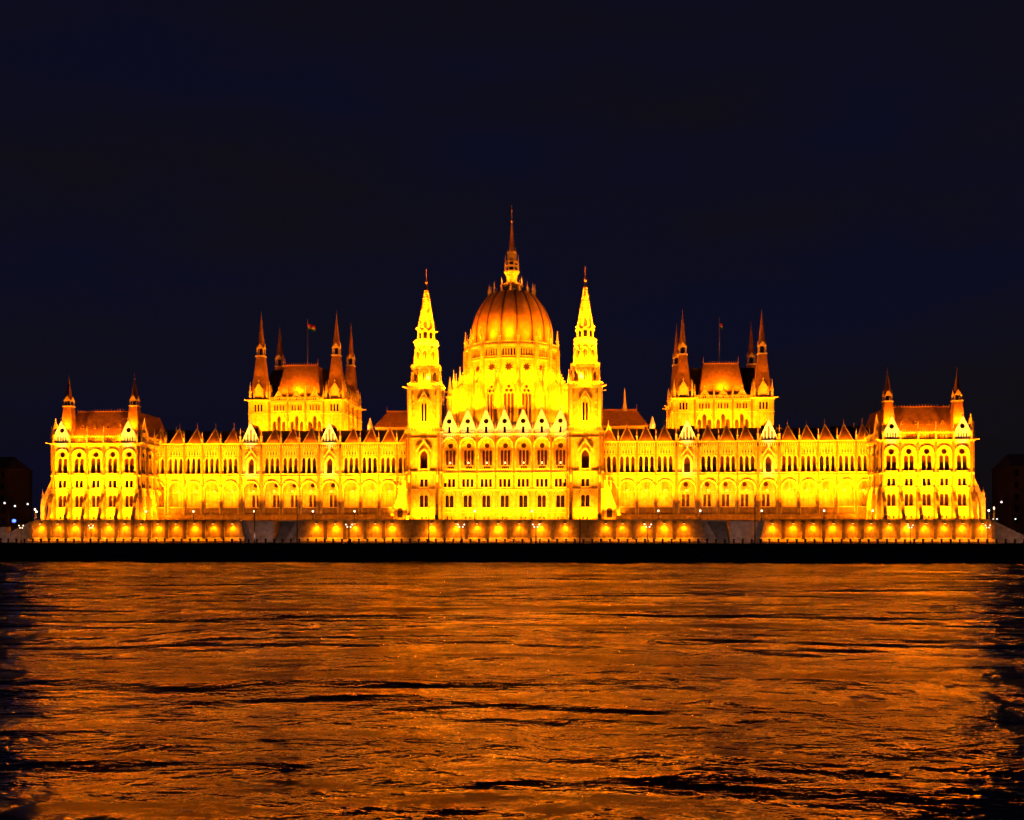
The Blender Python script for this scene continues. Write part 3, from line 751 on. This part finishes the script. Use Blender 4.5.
epart('terrace_floor', w)
for s in (-1, 1):
    st = MB('granite', 'void_shade')
    a, b = sorted((s*OP[0], s*OP[1]))
    # two sloping abutments with a dark stair gap between them
    g0, g1 = s*58.2, s*60.6
    out = [(s*69.6, 4.4), (s*69.2, 10.1), (g1, 10.1), (g1, 4.4)]; inn = [(s*57.6, 4.4), (s*54.6, 9.9), (s*53.2, 10.1), (s*52.6, 4.4)]
    st.poly_xz(out, TY+1.0, TY+2.2); st.poly_xz(inn, TY+1.0, TY+2.2)
    for q in (0, 1):
        P = (out, inn)[q]; st.poly_xz([(x, z-.002) for x, z in P], TY+2.3, TY+8)
    st.use('quay')  # steps take the dark stone to stand in for the gap's shade
    for k in range(18): st.box(min(s*53, g1)+.2, max(s*53, g1)-.2, TY+2.5+k*.36, TY+9, 4.4+k*.31, 4.4+(k+1)*.31)
    st.use('granite')
    for q in (s*53.9, s*68.6): st.box(q-.5, q+.5, TY-.3, TY+1, 4.4, 6.0); 
    epart('staircase', st)
    r = MB('granite'); r.poly_xz([(s*126, 4.4), (s*126, 10.3), (s*127.5, 9.9), (s*134.5, 6.4), (s*135.2, 4.4)], TY-.2, TY+5)
    if s < 0: r.poly_xz([(-135, 4.4), (-135, 8.6), (-150, 8.4), (-150, 4.4)], TY+1.5, TY+4)
    epart('side_ramp', r)
wl = MB('iron', 'warmbulb')
wl.box(-.18, .18, -.9, .45, 9.55, 9.7); wl.box(-.3, .3, -1.15, -.75, 9.4, 9.7); wl.use('warmbulb'); wl.box(-.22, .22, -1.08, -.8, 9.3, 9.4)
wlm = wl.mesh('wall_lamp')
for x in SPOTS: o = obj('wall_lamp', wlm, E_); o.location = (x, 0, -4.4)

# ------------------------------------------------------------------ setting
g = MB('quay', 'granite'); g.box(-1500, 1500, -42.0, -41.0, -3, 4.3)
g.use('granite'); g.box(-1500, 1500, -42.15, -41.2, 4.3, 4.48)
tag(obj('quay_wall', g), kind='structure')
g = MB('asphalt'); g.add([(-1500,-41.2,4.4),(1500,-41.2,4.4),(1500,-21.7,4.4),(-1500,-21.7,4.4)], [(0,1,2,3)])
tag(obj('quay_road', g), kind='structure')
g = MB('land'); g.add([(-4000,-21.7,4.396),(4000,-21.7,4.396),(4000,6000,4.396),(-4000,6000,4.396)], [(0,1,2,3)])
tag(obj('ground', g), kind='structure')
m = bpy.data.materials.new('river_water'); m.use_nodes = True; nt = m.node_tree; N = nt.nodes; L = nt.links
b = N['Principled BSDF']; b.inputs['Base Color'].default_value = (.006, .008, .012, 1); b.inputs['Roughness'].default_value = .06; b.inputs['IOR'].default_value = 1.33
geo = N.new('ShaderNodeNewGeometry')
def wave(scale, sx, sy, det, rot=0., rough=.5, dist=0.):
    mp = N.new('ShaderNodeMapping'); mp.inputs['Scale'].default_value = (sx, sy, 1); mp.inputs['Rotation'].default_value = (0, 0, rot)
    L.new(geo.outputs['Position'], mp.inputs['Vector'])
    n = N.new('ShaderNodeTexNoise'); n.inputs['Scale'].default_value = scale; n.inputs['Detail'].default_value = det; n.inputs['Roughness'].default_value = rough; n.inputs['Distortion'].default_value = dist
    L.new(mp.outputs[0], n.inputs['Vector']); return n.outputs['Fac']
def mul(a, k):
    q = N.new('ShaderNodeMath'); q.operation = 'MULTIPLY'; L.new(a, q.inputs[0])
    if isinstance(k, float): q.inputs[1].default_value = k
    else: L.new(k, q.inputs[1])
    return q.outputs[0]
def add(a, c):
    q = N.new('ShaderNodeMath'); q.operation = 'ADD'; L.new(a, q.inputs[0]); L.new(c, q.inputs[1]); return q.outputs[0]
patch = wave(.03, .55, 1.3, 3, .15)
pr = N.new('ShaderNodeMapRange'); pr.inputs['From Min'].default_value = .38; pr.inputs['From Max'].default_value = .60; pr.inputs['To Min'].default_value = .45; pr.inputs['To Max'].default_value = 1.15; L.new(patch, pr.inputs['Value'])
def rng(v, a, b_, c, d):
    q = N.new('ShaderNodeMapRange'); q.interpolation_type = 'SMOOTHSTEP'; q.clamp = True
    for k, t in (('From Min', a), ('From Max', b_), ('To Min', c), ('To Max', d)): q.inputs[k].default_value = t
    L.new(v, q.inputs['Value']); return q.outputs[0]
sepW = N.new('ShaderNodeSeparateXYZ'); L.new(geo.outputs['Position'], sepW.inputs[0])
far = rng(sepW.outputs['Y'], -266., -205., 0., 1.)
far2 = rng(sepW.outputs['Y'], -225., -140., 0., 1.)
gust = rng(wave(.03, .7, 1.5, 3, .04, .6), .40, .60, .45, 1.5)     # broad calm and ruffled areas
hA = mul(mul(wave(.05, 2.6, 1., 3, .03, .55, .3), 3.0), rng(far2, 0., 1., .25, 1.))
hB = mul(mul(wave(.12, 2.2, 1., 3, -.03, .55, .4), 1.45), rng(far, 0., 1., .35, 1.))
hC = mul(mul(wave(.32, 1.1, 1.15, 4, .03, .58, .4), .48), rng(wave(.05, .6, 1.4, 3, .05, .6), .40, .60, .55, 1.6))
hD = mul(mul(wave(.95, .6, 1.15, 4, -.03, .58, .4), .15), rng(far, 0., 1., 1., .45))
h0 = mul(add(hA, hB), gust); h1 = hC; h2 = hD
h3 = mul(mul(mul(wave(3.4, .5, 1., 3, .05, .5), .019), pr.outputs[0]), rng(far, 0., 1., 1., .25))
b.inputs['Roughness'].default_value = .07
hh = add(add(add(h0, h1), h2), h3)
# wakes: long low swells left by a passing boat
wob = wave(.05, 1., .3, 3)
def mth(op, a, k, k2=None):
    q = N.new('ShaderNodeMath'); q.operation = op
    for i, t in enumerate((a, k)):
        if isinstance(t, (int, float)): q.inputs[i].default_value = t
        else: L.new(t, q.inputs[i])
    return q.outputs[0]
def swell(y0, tilt, w, amp, x0, x1, wobble):
    y = add(mth('ADD', sepW.outputs['Y'], -y0), add(mul(sepW.outputs['X'], -tilt), mul(mth('ADD', wob, -.5), float(wobble))))
    q = mul(y, 1.0/w); gz = mth('POWER', 2.718, mul(mth('MULTIPLY', q, q), -1.0))
    e0 = N.new('ShaderNodeMapRange'); e0.interpolation_type = 'SMOOTHSTEP'; e0.inputs['From Min'].default_value = x0-6; e0.inputs['From Max'].default_value = x0+10; L.new(sepW.outputs['X'], e0.inputs['Value'])
    e1 = N.new('ShaderNodeMapRange'); e1.interpolation_type = 'SMOOTHSTEP'; e1.inputs['From Min'].default_value = x1-10; e1.inputs['From Max'].default_value = x1+6; e1.inputs['To Min'].default_value = 1; e1.inputs['To Max'].default_value = 0; L.new(sepW.outputs['X'], e1.inputs['Value'])
    return mul(mul(mul(gz, e0.outputs[0]), e1.outputs[0]), float(amp))
hh = add(hh, swell(-209, .03, 9.0, 2.0, -15, 22, 9))
hh = add(hh, swell(-203, -.06, 6.0, .8, 24, 50, 9))
hh = add(hh, swell(-232, .05, 3.0, .3, 22, 46, 5))
hh = add(hh, swell(-224, .10, 2.0, .12, -8, 45, 6))
hh = add(hh, swell(-252, .14, 1.1, .08, 8, 34, 3))
bp = N.new('ShaderNodeBump'); bp.inputs['Strength'].default_value = 1.; bp.inputs['Distance'].default_value = 1.0
L.new(hh, bp.inputs['Height']); L.new(bp.outputs[0], b.inputs['Normal'])
M['water'] = m
g = MB('water'); g.add([(-1500,-360,0),(1500,-360,0),(1500,-42,0),(-1500,-42,0)], [(0,1,2,3)])
tag(obj('river_water', g), kind='structure')

# bollards along the quay edge
bm_ = MB('iron'); bm_.lathe(0, 0, [(.34, 0), (.3, .1), (.22, .2), (.22, .75), (.34, .85), (.34, .98), (.15, 1.08)], 10); bmesh_ = bm_.mesh('bollard')
for i in range(128):
    x = -134.5 + i*2.12
    o = obj('bollard', bmesh_); o.location = (x, -41.5, 4.48)
    tag(o, 'short black iron bollard in the row along the quay edge', 'bollard', 'iron bollards along the quay edge')

# street lamps
def globe_lamp():
    r = empty('street_lamp')
    p = MB('iron'); p.lathe(0, 0, [(.22,0),(.2,.3),(.1,.5),(.07,1.9),(.12,2.0)], 8); obj('post', p, r)
    q = MB('bulb'); q.lathe(0, 0, [(.08,2.0),(.2,2.1),(.26,2.28),(.2,2.46),(.05,2.55)], 10); obj('globe', q, r)
    return r
proto = globe_lamp(); k = 0
TL = [(-126.4,'beside the leftmost flying buttress'),(-95.8,'where the left pavilion meets the arcade'),(-82.7,'before the middle of the left arcade'),(-66,'at the outer side of the left stair opening'),(-50,'at the inner side of the left stair opening'),(-38.7,'between the left stairs and the left river tower'),
      (-6.4,'before the central block, left of its middle'),(8.8,'before the central block, right of its middle'),(42,'between the right river tower and the right stairs'),(52.9,'at the inner side of the right stair opening'),(68.8,'at the outer side of the right stair opening'),(84.8,'before the middle of the right arcade'),(97.2,'where the arcade meets the right pavilion'),(126.5,'beside the rightmost flying buttress')]
for i, (x, wh) in enumerate(TL):
    o = proto if i == 0 else copy_tree(proto); o.location = (x, -18.6, 10.46)
    tag(o, 'white globe lamp on the terrace ' + wh, 'lamp', 'globe lamps along the terrace edge')
def candelabra():
    r = empty('candelabra_lamp')
    p = MB('iron'); p.lathe(0, 0, [(.35,0),(.3,.5),(.13,.8),(.08,5.2),(.05,5.4)], 8)
    obj('post', p, r)
    for dx, dz in ((-.8, 4.5), (.8, 4.5), (-.42, 3.9), (.42, 3.9)):
        a = MB('iron'); a.bar((0, 0, dz-.5), (dx, 0, dz-.3), .08); a.bar((dx, 0, dz-.32), (dx, 0, dz), .07); obj('arm', a, r)
        q = MB('bulb'); q.lathe(dx, 0, [(.05,dz),(.14,dz+.06),(.17,dz+.17),(.12,dz+.3),(.03,dz+.34)], 10); obj('globe', q, r)
    return r
proto = candelabra()
CL = [(-8.1,'before the central block, left of its middle'),(10.6,'before the central block, right of its middle'),(-36.4,'before the left arcade beside the river tower'),(38.2,'before the right arcade beside the river tower'),(-103,'before the left pavilion'),(101.6,'before the right pavilion'),(119.9,'at the outer corner of the right pavilion'),(-121.4,'at the outer corner of the left pavilion')]
for i, (x, wh) in enumerate(CL):
    o = proto if i == 0 else copy_tree(proto); o.location = (x, -36, 4.4)
    if i >= 4: o.scale = (.7, .7, .95)
    tag(o, 'four globe candelabra lamp on the quay road ' + wh, 'lamp', 'candelabra lamps on the quay road')
r = empty('lamp_mast'); p = MB('iron'); p.lathe(0, 0, [(.2,0),(.16,1),(.09,9.0),(.05,9.4)], 8); p.bar((0,0,9.2),(.7,0,9.5),.08); obj('post', p, r)
h = MB('iron'); h.box(.5, 1.1, -.15, .15, 9.4, 9.55); obj('lamp_head', h, r)
for i, (x, z, wh) in enumerate([(-16.2,1.,'before the left river tower'),(21.5,1.,'before the right river tower'),(-49.6,1.25,'at the inner edge of the left stairs'),(64.3,1.25,'in front of the right stairs'),(-60.5,.9,'in front of the left stairs')]):
    o = r if i == 0 else copy_tree(r); o.location = (x, -36, 4.4); o.scale = (1, 1, z)
    tag(o, 'thin dark unlit mast on the quay road ' + wh, 'mast', 'thin masts on the quay road')

# far shore beyond the palace
def far_building(x, y, w_, d, h, label, lit, name='apartment_building'):
    r = empty(name, (x, y, 4.4), label=label, cat='building', group='dark buildings behind the palace')
    mb = MB('facadeb'); F = T(0, -d/2); mb.M = F
    nx = max(2, int(w_/4)); nz = max(2, int(h/4))
    for i in range(nx):
        a = -w_/2 + w_*i/nx; c = a + w_/nx
        mb.panel(a, c, 0, h, [shift(arch(1.3, 2.1, 'rect'), (a+c)/2, 1.3 + j*h/nz) for j in range(nz)], .3)
    mb.M = Matrix.Identity(4)
    mb.box(-w_/2, -w_/2+.3, -d/2+.01, d/2, 0, h); mb.box(w_/2-.3, w_/2, -d/2+.01, d/2, 0, h); mb.box(-w_/2, w_/2, d/2-.3, d/2, 0, h)
    mb.box(-w_/2-.4, w_/2+.4, -d/2-.4, d/2, h, h+.5)
    obj('wall', mb, r)
    for j in range(nz):
        for i in range(nx):
            a = -w_/2 + w_*(i+.5)/nx; on = (i, j) in lit
            if nx*nz > 90 and not on: continue
            pn = MB('litpane' if on else 'glass'); pn.box(a-.68, a+.68, -d/2+.3, -d/2+.34, 1.25+j*h/nz, 3.45+j*h/nz); obj('window', pn, r)
    rf = MB('slate'); rf.add([(-w_/2,-d/2,h+.5),(w_/2,-d/2,h+.5),(w_/2,d/2,h+.5),(-w_/2,d/2,h+.5),(-w_/2+2,0,h+5),(w_/2-2,0,h+5)], [(0,1,5,4),(1,2,5),(2,3,4,5),(3,0,4)])
    obj('roof', rf, r)
far_building(-190, 60, 34, 16, 24, 'dark apartment block at the left edge with two lit upper windows', {(4, 4), (5, 4)})
far_building(-160, 90, 26, 14, 20, 'dark unlit block between the left pavilion and the edge building', {(3, 1)})
far_building(182, 70, 38, 16, 24, 'dark apartment block beyond the right pavilion with lit ground floor windows', {(1,0),(2,0),(4,0),(6,0),(7,0)})
far_building(235, 120, 40, 16, 28, 'tall dark block at the far right behind the lit ground floor building', {(1, 1)})
for x, nm in ((-212, 'left'), (169.5, 'right')):
    far_building(x, 300, 26, 14, 56, 'far dark high block with pink roof lamps above the %s arcade' % nm, set())
    for dx in (-1.6, 1.6):
        q = MB('pinkbulb', 'iron'); q.lathe(0, 0, [(.2,.6),(.6,.8),(.6,1.5),(.2,1.8)], 8); q.use('iron'); q.box(-.1, .1, -.1, .1, 0, .7)
        o = obj('roof_lamp', q); o.location = (x+dx, 292.6, 60.9)
        tag(o, '%s of two small pink roof lamps above the %s arcade' % ('outer' if dx*x > 0 else 'inner', nm), 'lamp', 'pink lamps on far roofs')
r = empty('street_lamp'); p = MB('iron'); p.lathe(0, 0, [(.2,0),(.12,.6),(.08,7.6)], 8); p.bar((0,0,7.5),(.9,0,7.9),.1); obj('post', p, r)
q = MB('whitebulb'); q.lathe(.9, 0, [(.1,7.55),(.26,7.62),(.28,7.8),(.1,7.95)], 8); obj('globe', q, r)
def PX(px, y): return 22 + (y+304)*tan(atan((px-512)/1080) - PSI)
PSI = atan(70/1080)
def PZ(py, px, y): return 7.2 + (532-py)/1080*(-(PX(px,y)-22)*sin(PSI)+(y+304)*cos(PSI))
for i, (px, py, y, lab) in enumerate([(6,503,8,'white street lamp on tall post at the left edge of the river bank'),(16,506,12,'white street lamp second from the left edge'),(29,504,16,'white street lamp nearest to the left pavilion'),(1003,502,14,'bright white street lamp on tall post beyond the right pavilion'),
        (993,519,30,'low white lamp just past the right pavilion steps'),(996.5,519,34,'low white lamp right beside another past the right pavilion'),(1015,519,24,'low white lamp at the right edge beyond the ramp')]):
    o = r if i == 0 else copy_tree(r); zz = PZ(py, px, y); x = PX(px, y)
    s = (zz-4.4)/7.75; o.location = (x-.9*s, y, 4.4); o.scale = (min(1, s*1.2),)*2 + (s,)
    tag(o, lab, 'street lamp', 'street lamps beyond the palace')
o = empty('signal_lamp', (PX(14,-10), -10, 4.4), label='blue lit lamp on a short post at the left edge above the ramp', cat='lamp')
zz = PZ(521, 14, -10) - 4.4
p = MB('iron'); p.lathe(0, 0, [(.15,0),(.08,.5),(.08,zz-.4)], 8); obj('post', p, o)
p = MB('bluebulb'); p.lathe(0, 0, [(.2,zz-.4),(.5,zz-.2),(.5,zz+.3),(.2,zz+.5)], 10); obj('globe', p, o)
# ivory-walled warm lamps at the ends of the palace
for x in (-128.9, 129.3):
    o = empty('wall_lantern', (x, -14.6, 10.46), label='warm white lantern on a bracket post at the %s end of the palace terrace' % ('left' if x < 0 else 'right'), cat='lamp', group='lanterns at the palace ends')
    p = MB('iron'); p.lathe(0, 0, [(.15,-6.06 ),(.08,2.7)], 8); obj('post', p, o)
    p = MB('bulb'); p.lathe(0, 0, [(.08,2.7),(.18,2.8),(.23,3.0),(.15,3.2),(.05,3.3)], 10); obj('globe', p, o)

# ------------------------------------------------------------------ lights
SOD = (1.0, .215, .0003)
WHT = (1.0, .60, .12)
NL = [0]
def area(loc, tgt, P, sx=2.5, sy=.5, col=SOD, spread=180):
    l = bpy.data.lights.new('flood_fill_light', 'AREA'); l.shape = 'RECTANGLE'; l.size = sx; l.size_y = sy; l.energy = P * 1.55; l.color = col; l.spread = radians(spread)
    o = bpy.data.objects.new('flood_fill_light', l); COL.objects.link(o); o.location = loc
    d = Vector(tgt) - Vector(loc); o.rotation_euler = d.to_track_quat('-Z', 'Y').to_euler(); NL[0] += 1
def spot(loc, tgt, P, ang=60, blend=.6, r=.15, col=SOD):
    l = bpy.data.lights.new('spotlight', 'SPOT'); l.energy = P * 1.15; l.color = col; l.spot_size = radians(ang); l.spot_blend = blend; l.shadow_soft_size = r
    o = bpy.data.objects.new('spotlight', l); COL.objects.link(o); o.location = loc
    d = Vector(tgt) - Vector(loc); o.rotation_euler = d.to_track_quat('-Z', 'Y').to_euler(); NL[0] += 1
def point(loc, P, r=.2, col=SOD):
    l = bpy.data.lights.new('lamp_light', 'POINT'); l.energy = P; l.color = col; l.shadow_soft_size = r
    o = bpy.data.objects.new('lamp_light', l); COL.objects.link(o); o.location = loc; NL[0] += 1

for s, pc, psc in ((-1, -112.4, 1.0), (1, 112.6, .965)):
    # pavilions: floods between the buttresses throwing light up the wall
    for i in range(5):
        x = pc + (i-2)*4.72*psc
        area((x, -15.9, 10.8), (x, -13, 24), 3300, 2.6, .5)
        area((x, -17.5, 10.8), (x, -13, 31), 8000, 2.6, .5, spread=60)
    for sx in (-1, 1):
        for y in (-9.5, -4.5, 1, 6):
            if sx*s < 0 and y > -4: continue
            area((pc+sx*16.5, y, 10.9), (pc+sx*12.4, y, 27), 3400, 3, .5)
        spot((pc+sx*9.4*psc, -18.6, 12), (pc+sx*9.4*psc, -13.4, 36.5), 170000, 12, .8, .3, WHT)
    for i in range(3):     # roof lamps behind the balustrade
        x = pc + (i-1)*5.5*psc
        area((x, -12.2, 33.0), (x, -6.5, 39), 1700, 1.2, .3)
    for sx in (-1, 1): area((pc+sx*9.4*psc, -12.4, 36), (pc+sx*9.4*psc, -9.2, 50), 2600, 1, .3)
    # wings
    for i, (x, g) in enumerate(NBS[s]):
        k = 1.0 if i < 5 else (.60 if i < 10 else .92)
        area((s*x, -6.5, 10.8), (s*x, 0, 28), 6600*k, 3.5, .5, spread=66); area((s*x, -4.5, 10.9), (s*x, -.7, 13), 190, 3, .3)  # second area is a fill added to brighten the plinth
        if i < 13: area((s*x, .9, 18.4), (s*x, 4.3, 17.4), 900 if k > .6 else 750, .8, .5)
        if g: spot((s*x, -12, 12), (s*x, -.3, 35.4), 200000, 11, .8, .3, WHT); area((s*x, -2, 23.2), (s*x, 0, 26), 160, 1, .3, (1, .45, .07))
        else: area((s*x, .6, 32.9), (s*x, 3.3, 35.5), 150, 2.5, .2)
    # towered hall: lamps on the wing roof
    for x, p in ((63, 4600), (57.6, 3600), (68.4, 3600)):
        area((s*x, 7.5, 37.4), (s*x, 13.5, 42), p, 2.5, .4)
    for x in (51.5, 74.5):
        area((s*x, 6.5, 37.4), (s*x, 13, 41.5), 3200, 2.5, .4)
        for dx in (-2.2, 2.2): area((s*x+dx, 9.5, 43), (s*x+dx*.5, 14, 52), 420, .8, .3, spread=110)
    for y in (15, 22, 29, 36):
        area((s*44.5, y, 33.5), (s*48.6, y, 42), 4200, 2.5, .4)
        area((s*81.5, y, 33.5), (s*77.6, y, 42), 3600, 2.5, .4)
    for dx, p in ((-4.6, 600), (0, 2600), (4.6, 600)): area((s*63+dx, 14.5, 49.4), (s*63+dx, 17.0, 52.5), p, .7, .3)
    for x in (51.5, 74.5):
        for y in (16, 36): area((s*x, y-3.3, 53.2), (s*x, y-1, 62), 80, .8, .3, spread=120)
    # towers
    x = -22.2 if s < 0 else 22.9
    area((x, -6.2, 10.8), (x, -4, 25), 5000, 5.6, .5)
    area((x, -9, 13), (x, -4, 33), 6000, 6, .5, spread=50)
    for sx in (-1, 1): area((x+sx*9.5, -1, 12 if sx*s > 0 else 35.8), (x+sx*4, 0, 28 if sx*s > 0 else 42), 2200, 2, .5)
    for a in range(4):
        c, sn = cos(a*pi/2 - pi/2), sin(a*pi/2 - pi/2)
        area((x+7.6*c, 1+7.6*sn, 36.2), (x+4.2*c, 1+4.2*sn, 44), 5500, 5, .3)
    for a in range(6):
        a = -pi/2 + (a-2)*pi/4; c, sn = cos(a), sin(a)
        area((x+6.4*c, 1+6.4*sn, 48.6), (x+3.7*c, 1+3.7*sn, 51.8), 1700, 2, .3)
        area((x+5.4*c, 1+5.4*sn, 54.6), (x+2.9*c, 1+2.9*sn, 58), 1500, 2, .3)
        area((x+4.0*c, 1+4.0*sn, 61.4), (x+1.7*c, 1+1.7*sn, 66), 1200, 1.4, .3)
        area((x+5.2*c, 1+5.2*sn, 55), (x+1.2*c, 1+1.2*sn, 70), 9000, 1.6, .3, spread=36)
    # rear halls
    area((s*33, 24, 37), (s*33, 31, 42), 380, 12, .5)
    spot((s*43.6, 24, 34), (s*43.6, 30, 41), 5000, 30, .5, .2, WHT)
    area((s*24.5, 33, 36), (s*20.5, 42, 48), 1600, 1, .4)
for i in range(7):
    x = (i-3)*5.22 + .3
    x += {0: 1.0, 6: -1.0}.get(i, 0)
    area((x, -6.0, 10.8), (x, -1, 25), 2800, 3.5, .5)
    area((x, -8, 10.8), (x, -1, 31), 3800, 3.5, .5, spread=55)
    x = (i-3)*5.22 + .3
    spot((x, -17, 11.5), (x, -1.2, 37.8), 120000, 12, .8, .3, WHT)
    area((x, -.3, 24.9), (x, 1.6, 29.5), 650, 2.5, .3)
# drum, dome and lantern
for i in range(16):
    a = 2*pi*i/16 - pi/2; c, sn = cos(a), sin(a)
    area((DX+16.9*c, DY+16.9*sn, 40.5), (DX+14.7*c, DY+14.7*sn, 46), 900, 3.5, .5)
    area((DX+20.2*c, DY+20.2*sn, 43), (DX+14.7*c, DY+14.7*sn, 62), 8800, 3, .4, spread=125)
    area((DX+15.2*c, DY+15.2*sn, 65.3), (DX+11.6*c, DY+11.6*sn, 73), 600 if i == 0 else (450 if i == 15 else 300), 1.6, .3)
    area((DX+18.2*c, DY+18.2*sn, 53.2), (DX+14.1*c, DY+14.1*sn, 61), 2900, 2.4, .3)
    area((DX+16.3*c, DY+16.3*sn, 64.6), (DX+7.5*c, DY+7.5*sn, 80), 900 if i in (0, 15) else 550, 1.6, .3, spread=75)
for i in range(4):
    a = pi/4 + i*pi/2; area((DX+4.0*cos(a), DY+4.0*sin(a), 85.1), (DX+.6*cos(a), DY+.6*sin(a), 94), 700, .6, .3)
# spots added at tower balcony and hall roof level to brighten the dome
for x, y, z, P, a_ in ((22.9, -4.6, 49.2, 330000, 24), (-22.2, -4.6, 49.2, 150000, 24), (52, 20, 48, 330000, 25), (-52, 20, 48, 200000, 25)):
    spot((x, y, z), (.5, 30, 75.5), P * 1.35, a_, .7, .4, (1, .27, .002))
# embankment wall lamps
for x in SPOTS:
    f_ = random.uniform(.55, 1.25)
    spot((x, TY-.85, 9.2), (x, TY-.25, 5.2), 5600*f_, 118, 1., .15)
    area((x, TY-1.9, 8.6), (x, TY-.2, 7.4), 320*f_, .6, .3)  # wide wall fill added beside each lamp
# street lamp light, then fills added for wall, buttresses, stairs and ramps
for x, _ in TL: point((x, -18.6, 13.3), 45, .35, (1, .72, .4))
for x, _ in CL: area((x, -35.6, 8.8), (x, -20, 6), 450, .6, .3, (1, .36, .06))  # warm fill added at each candelabra, facing the wall only
for x, q in ((-127.5,-127), (127.7,127.2)): area((x, -18.5, 10.8), (q, -13, 17), 3200, 2, .4)  # floods added to turn the outer buttresses orange
for x, q in ((-97,-99.5), (97.3,99.8)): area((x, -14, 10.8), (q, -6, 22), 3500, 2, .4)  # floods added to brighten the inner pavilion returns
for s in (-1, 1):
    area((s*61, -38, 6.2), (s*61, -19, 6.5), 130, 3, .5, (1, .5, .36), 70)  # fill added for the stairs, no lamp stands here
    area((s*134, -38, 6.2), (s*135, -20, 6), 80, 2, .5, (1, .5, .4), 70)  # fill added for the side ramp
sun = bpy.data.lights.new('moon', 'SUN'); sun.energy = .004; sun.angle = radians(.5); sun.color = (.7, .8, 1)
so = bpy.data.objects.new('moon', sun); COL.objects.link(so); so.rotation_euler = (radians(45), 0, radians(-30))

# ------------------------------------------------------------------ world: night sky
W = bpy.data.worlds.new('World'); sc.world = W; W.use_nodes = True; nt = W.node_tree; N = nt.nodes; L = nt.links
bg = N['Background']
sky = N.new('ShaderNodeTexSky'); sky.sky_type = 'NISHITA'; sky.sun_disc = False; sky.sun_elevation = radians(2); sky.sun_rotation = radians(180)
tc = N.new('ShaderNodeTexCoord'); sp = N.new('ShaderNodeSeparateXYZ'); L.new(tc.outputs['Generated'], sp.inputs[0])
n = N.new('ShaderNodeTexNoise'); n.inputs['Scale'].default_value = 2.2; n.inputs['Detail'].default_value = 5
mp = N.new('ShaderNodeMapping'); mp.inputs['Scale'].default_value = (1, 1, 4); mp.inputs['Location'].default_value = (.3, 0, .4); L.new(tc.outputs['Generated'], mp.inputs[0]); L.new(mp.outputs[0], n.inputs['Vector'])
ramp = N.new('ShaderNodeValToRGB'); L.new(n.outputs['Fac'], ramp.inputs['Fac']); cr = ramp.color_ramp
cr.elements[0].position = .36; cr.elements[0].color = (.0050, .0038, .0060, 1)
cr.elements[1].position = .60; cr.elements[1].color = (.0034, .0035, .0145, 1)
lo = N.new('ShaderNodeMapRange'); lo.inputs['From Min'].default_value = .0; lo.inputs['From Max'].default_value = .12; lo.inputs['To Min'].default_value = .8; lo.inputs['To Max'].default_value = 1.0; L.new(sp.outputs['Z'], lo.inputs['Value'])
sc1 = N.new('ShaderNodeVectorMath'); sc1.operation = 'SCALE'; L.new(ramp.outputs[0], sc1.inputs[0]); L.new(lo.outputs[0], sc1.inputs['Scale'])
sc2 = N.new('ShaderNodeVectorMath'); sc2.operation = 'SCALE'; L.new(sky.outputs[0], sc2.inputs[0]); sc2.inputs['Scale'].default_value = .0003
ad = N.new('ShaderNodeVectorMath'); ad.operation = 'ADD'; L.new(sc1.outputs[0], ad.inputs[0]); L.new(sc2.outputs[0], ad.inputs[1])
L.new(ad.outputs[0], bg.inputs['Color']); bg.inputs['Strength'].default_value = 1.0

# ------------------------------------------------------------------ camera
cd = bpy.data.cameras.new('camera'); cam = bpy.data.objects.new('camera', cd); COL.objects.link(cam); sc.camera = cam
cam.location = (22, -304, 7.2); cam.rotation_euler = (pi/2, 0, PSI)
cd.sensor_width = 36; cd.lens = 1080/1024*36; cd.shift_y = (532-410)/1024; cd.clip_start = .5; cd.clip_end = 20000
sc.view_settings.view_transform = 'Standard'; sc.view_settings.look = 'None'; sc.view_settings.exposure = 0; sc.view_settings.gamma = 1
sc.cycles.use_denoising = True; sc.cycles.max_bounces = 4; sc.cycles.diffuse_bounces = 2; sc.cycles.glossy_bounces = 2
sc.cycles.sample_clamp_indirect = 60; sc.cycles.use_light_tree = True; sc.cycles.caustics_reflective = False
print('lights', NL[0], 'objects', len(bpy.data.objects))
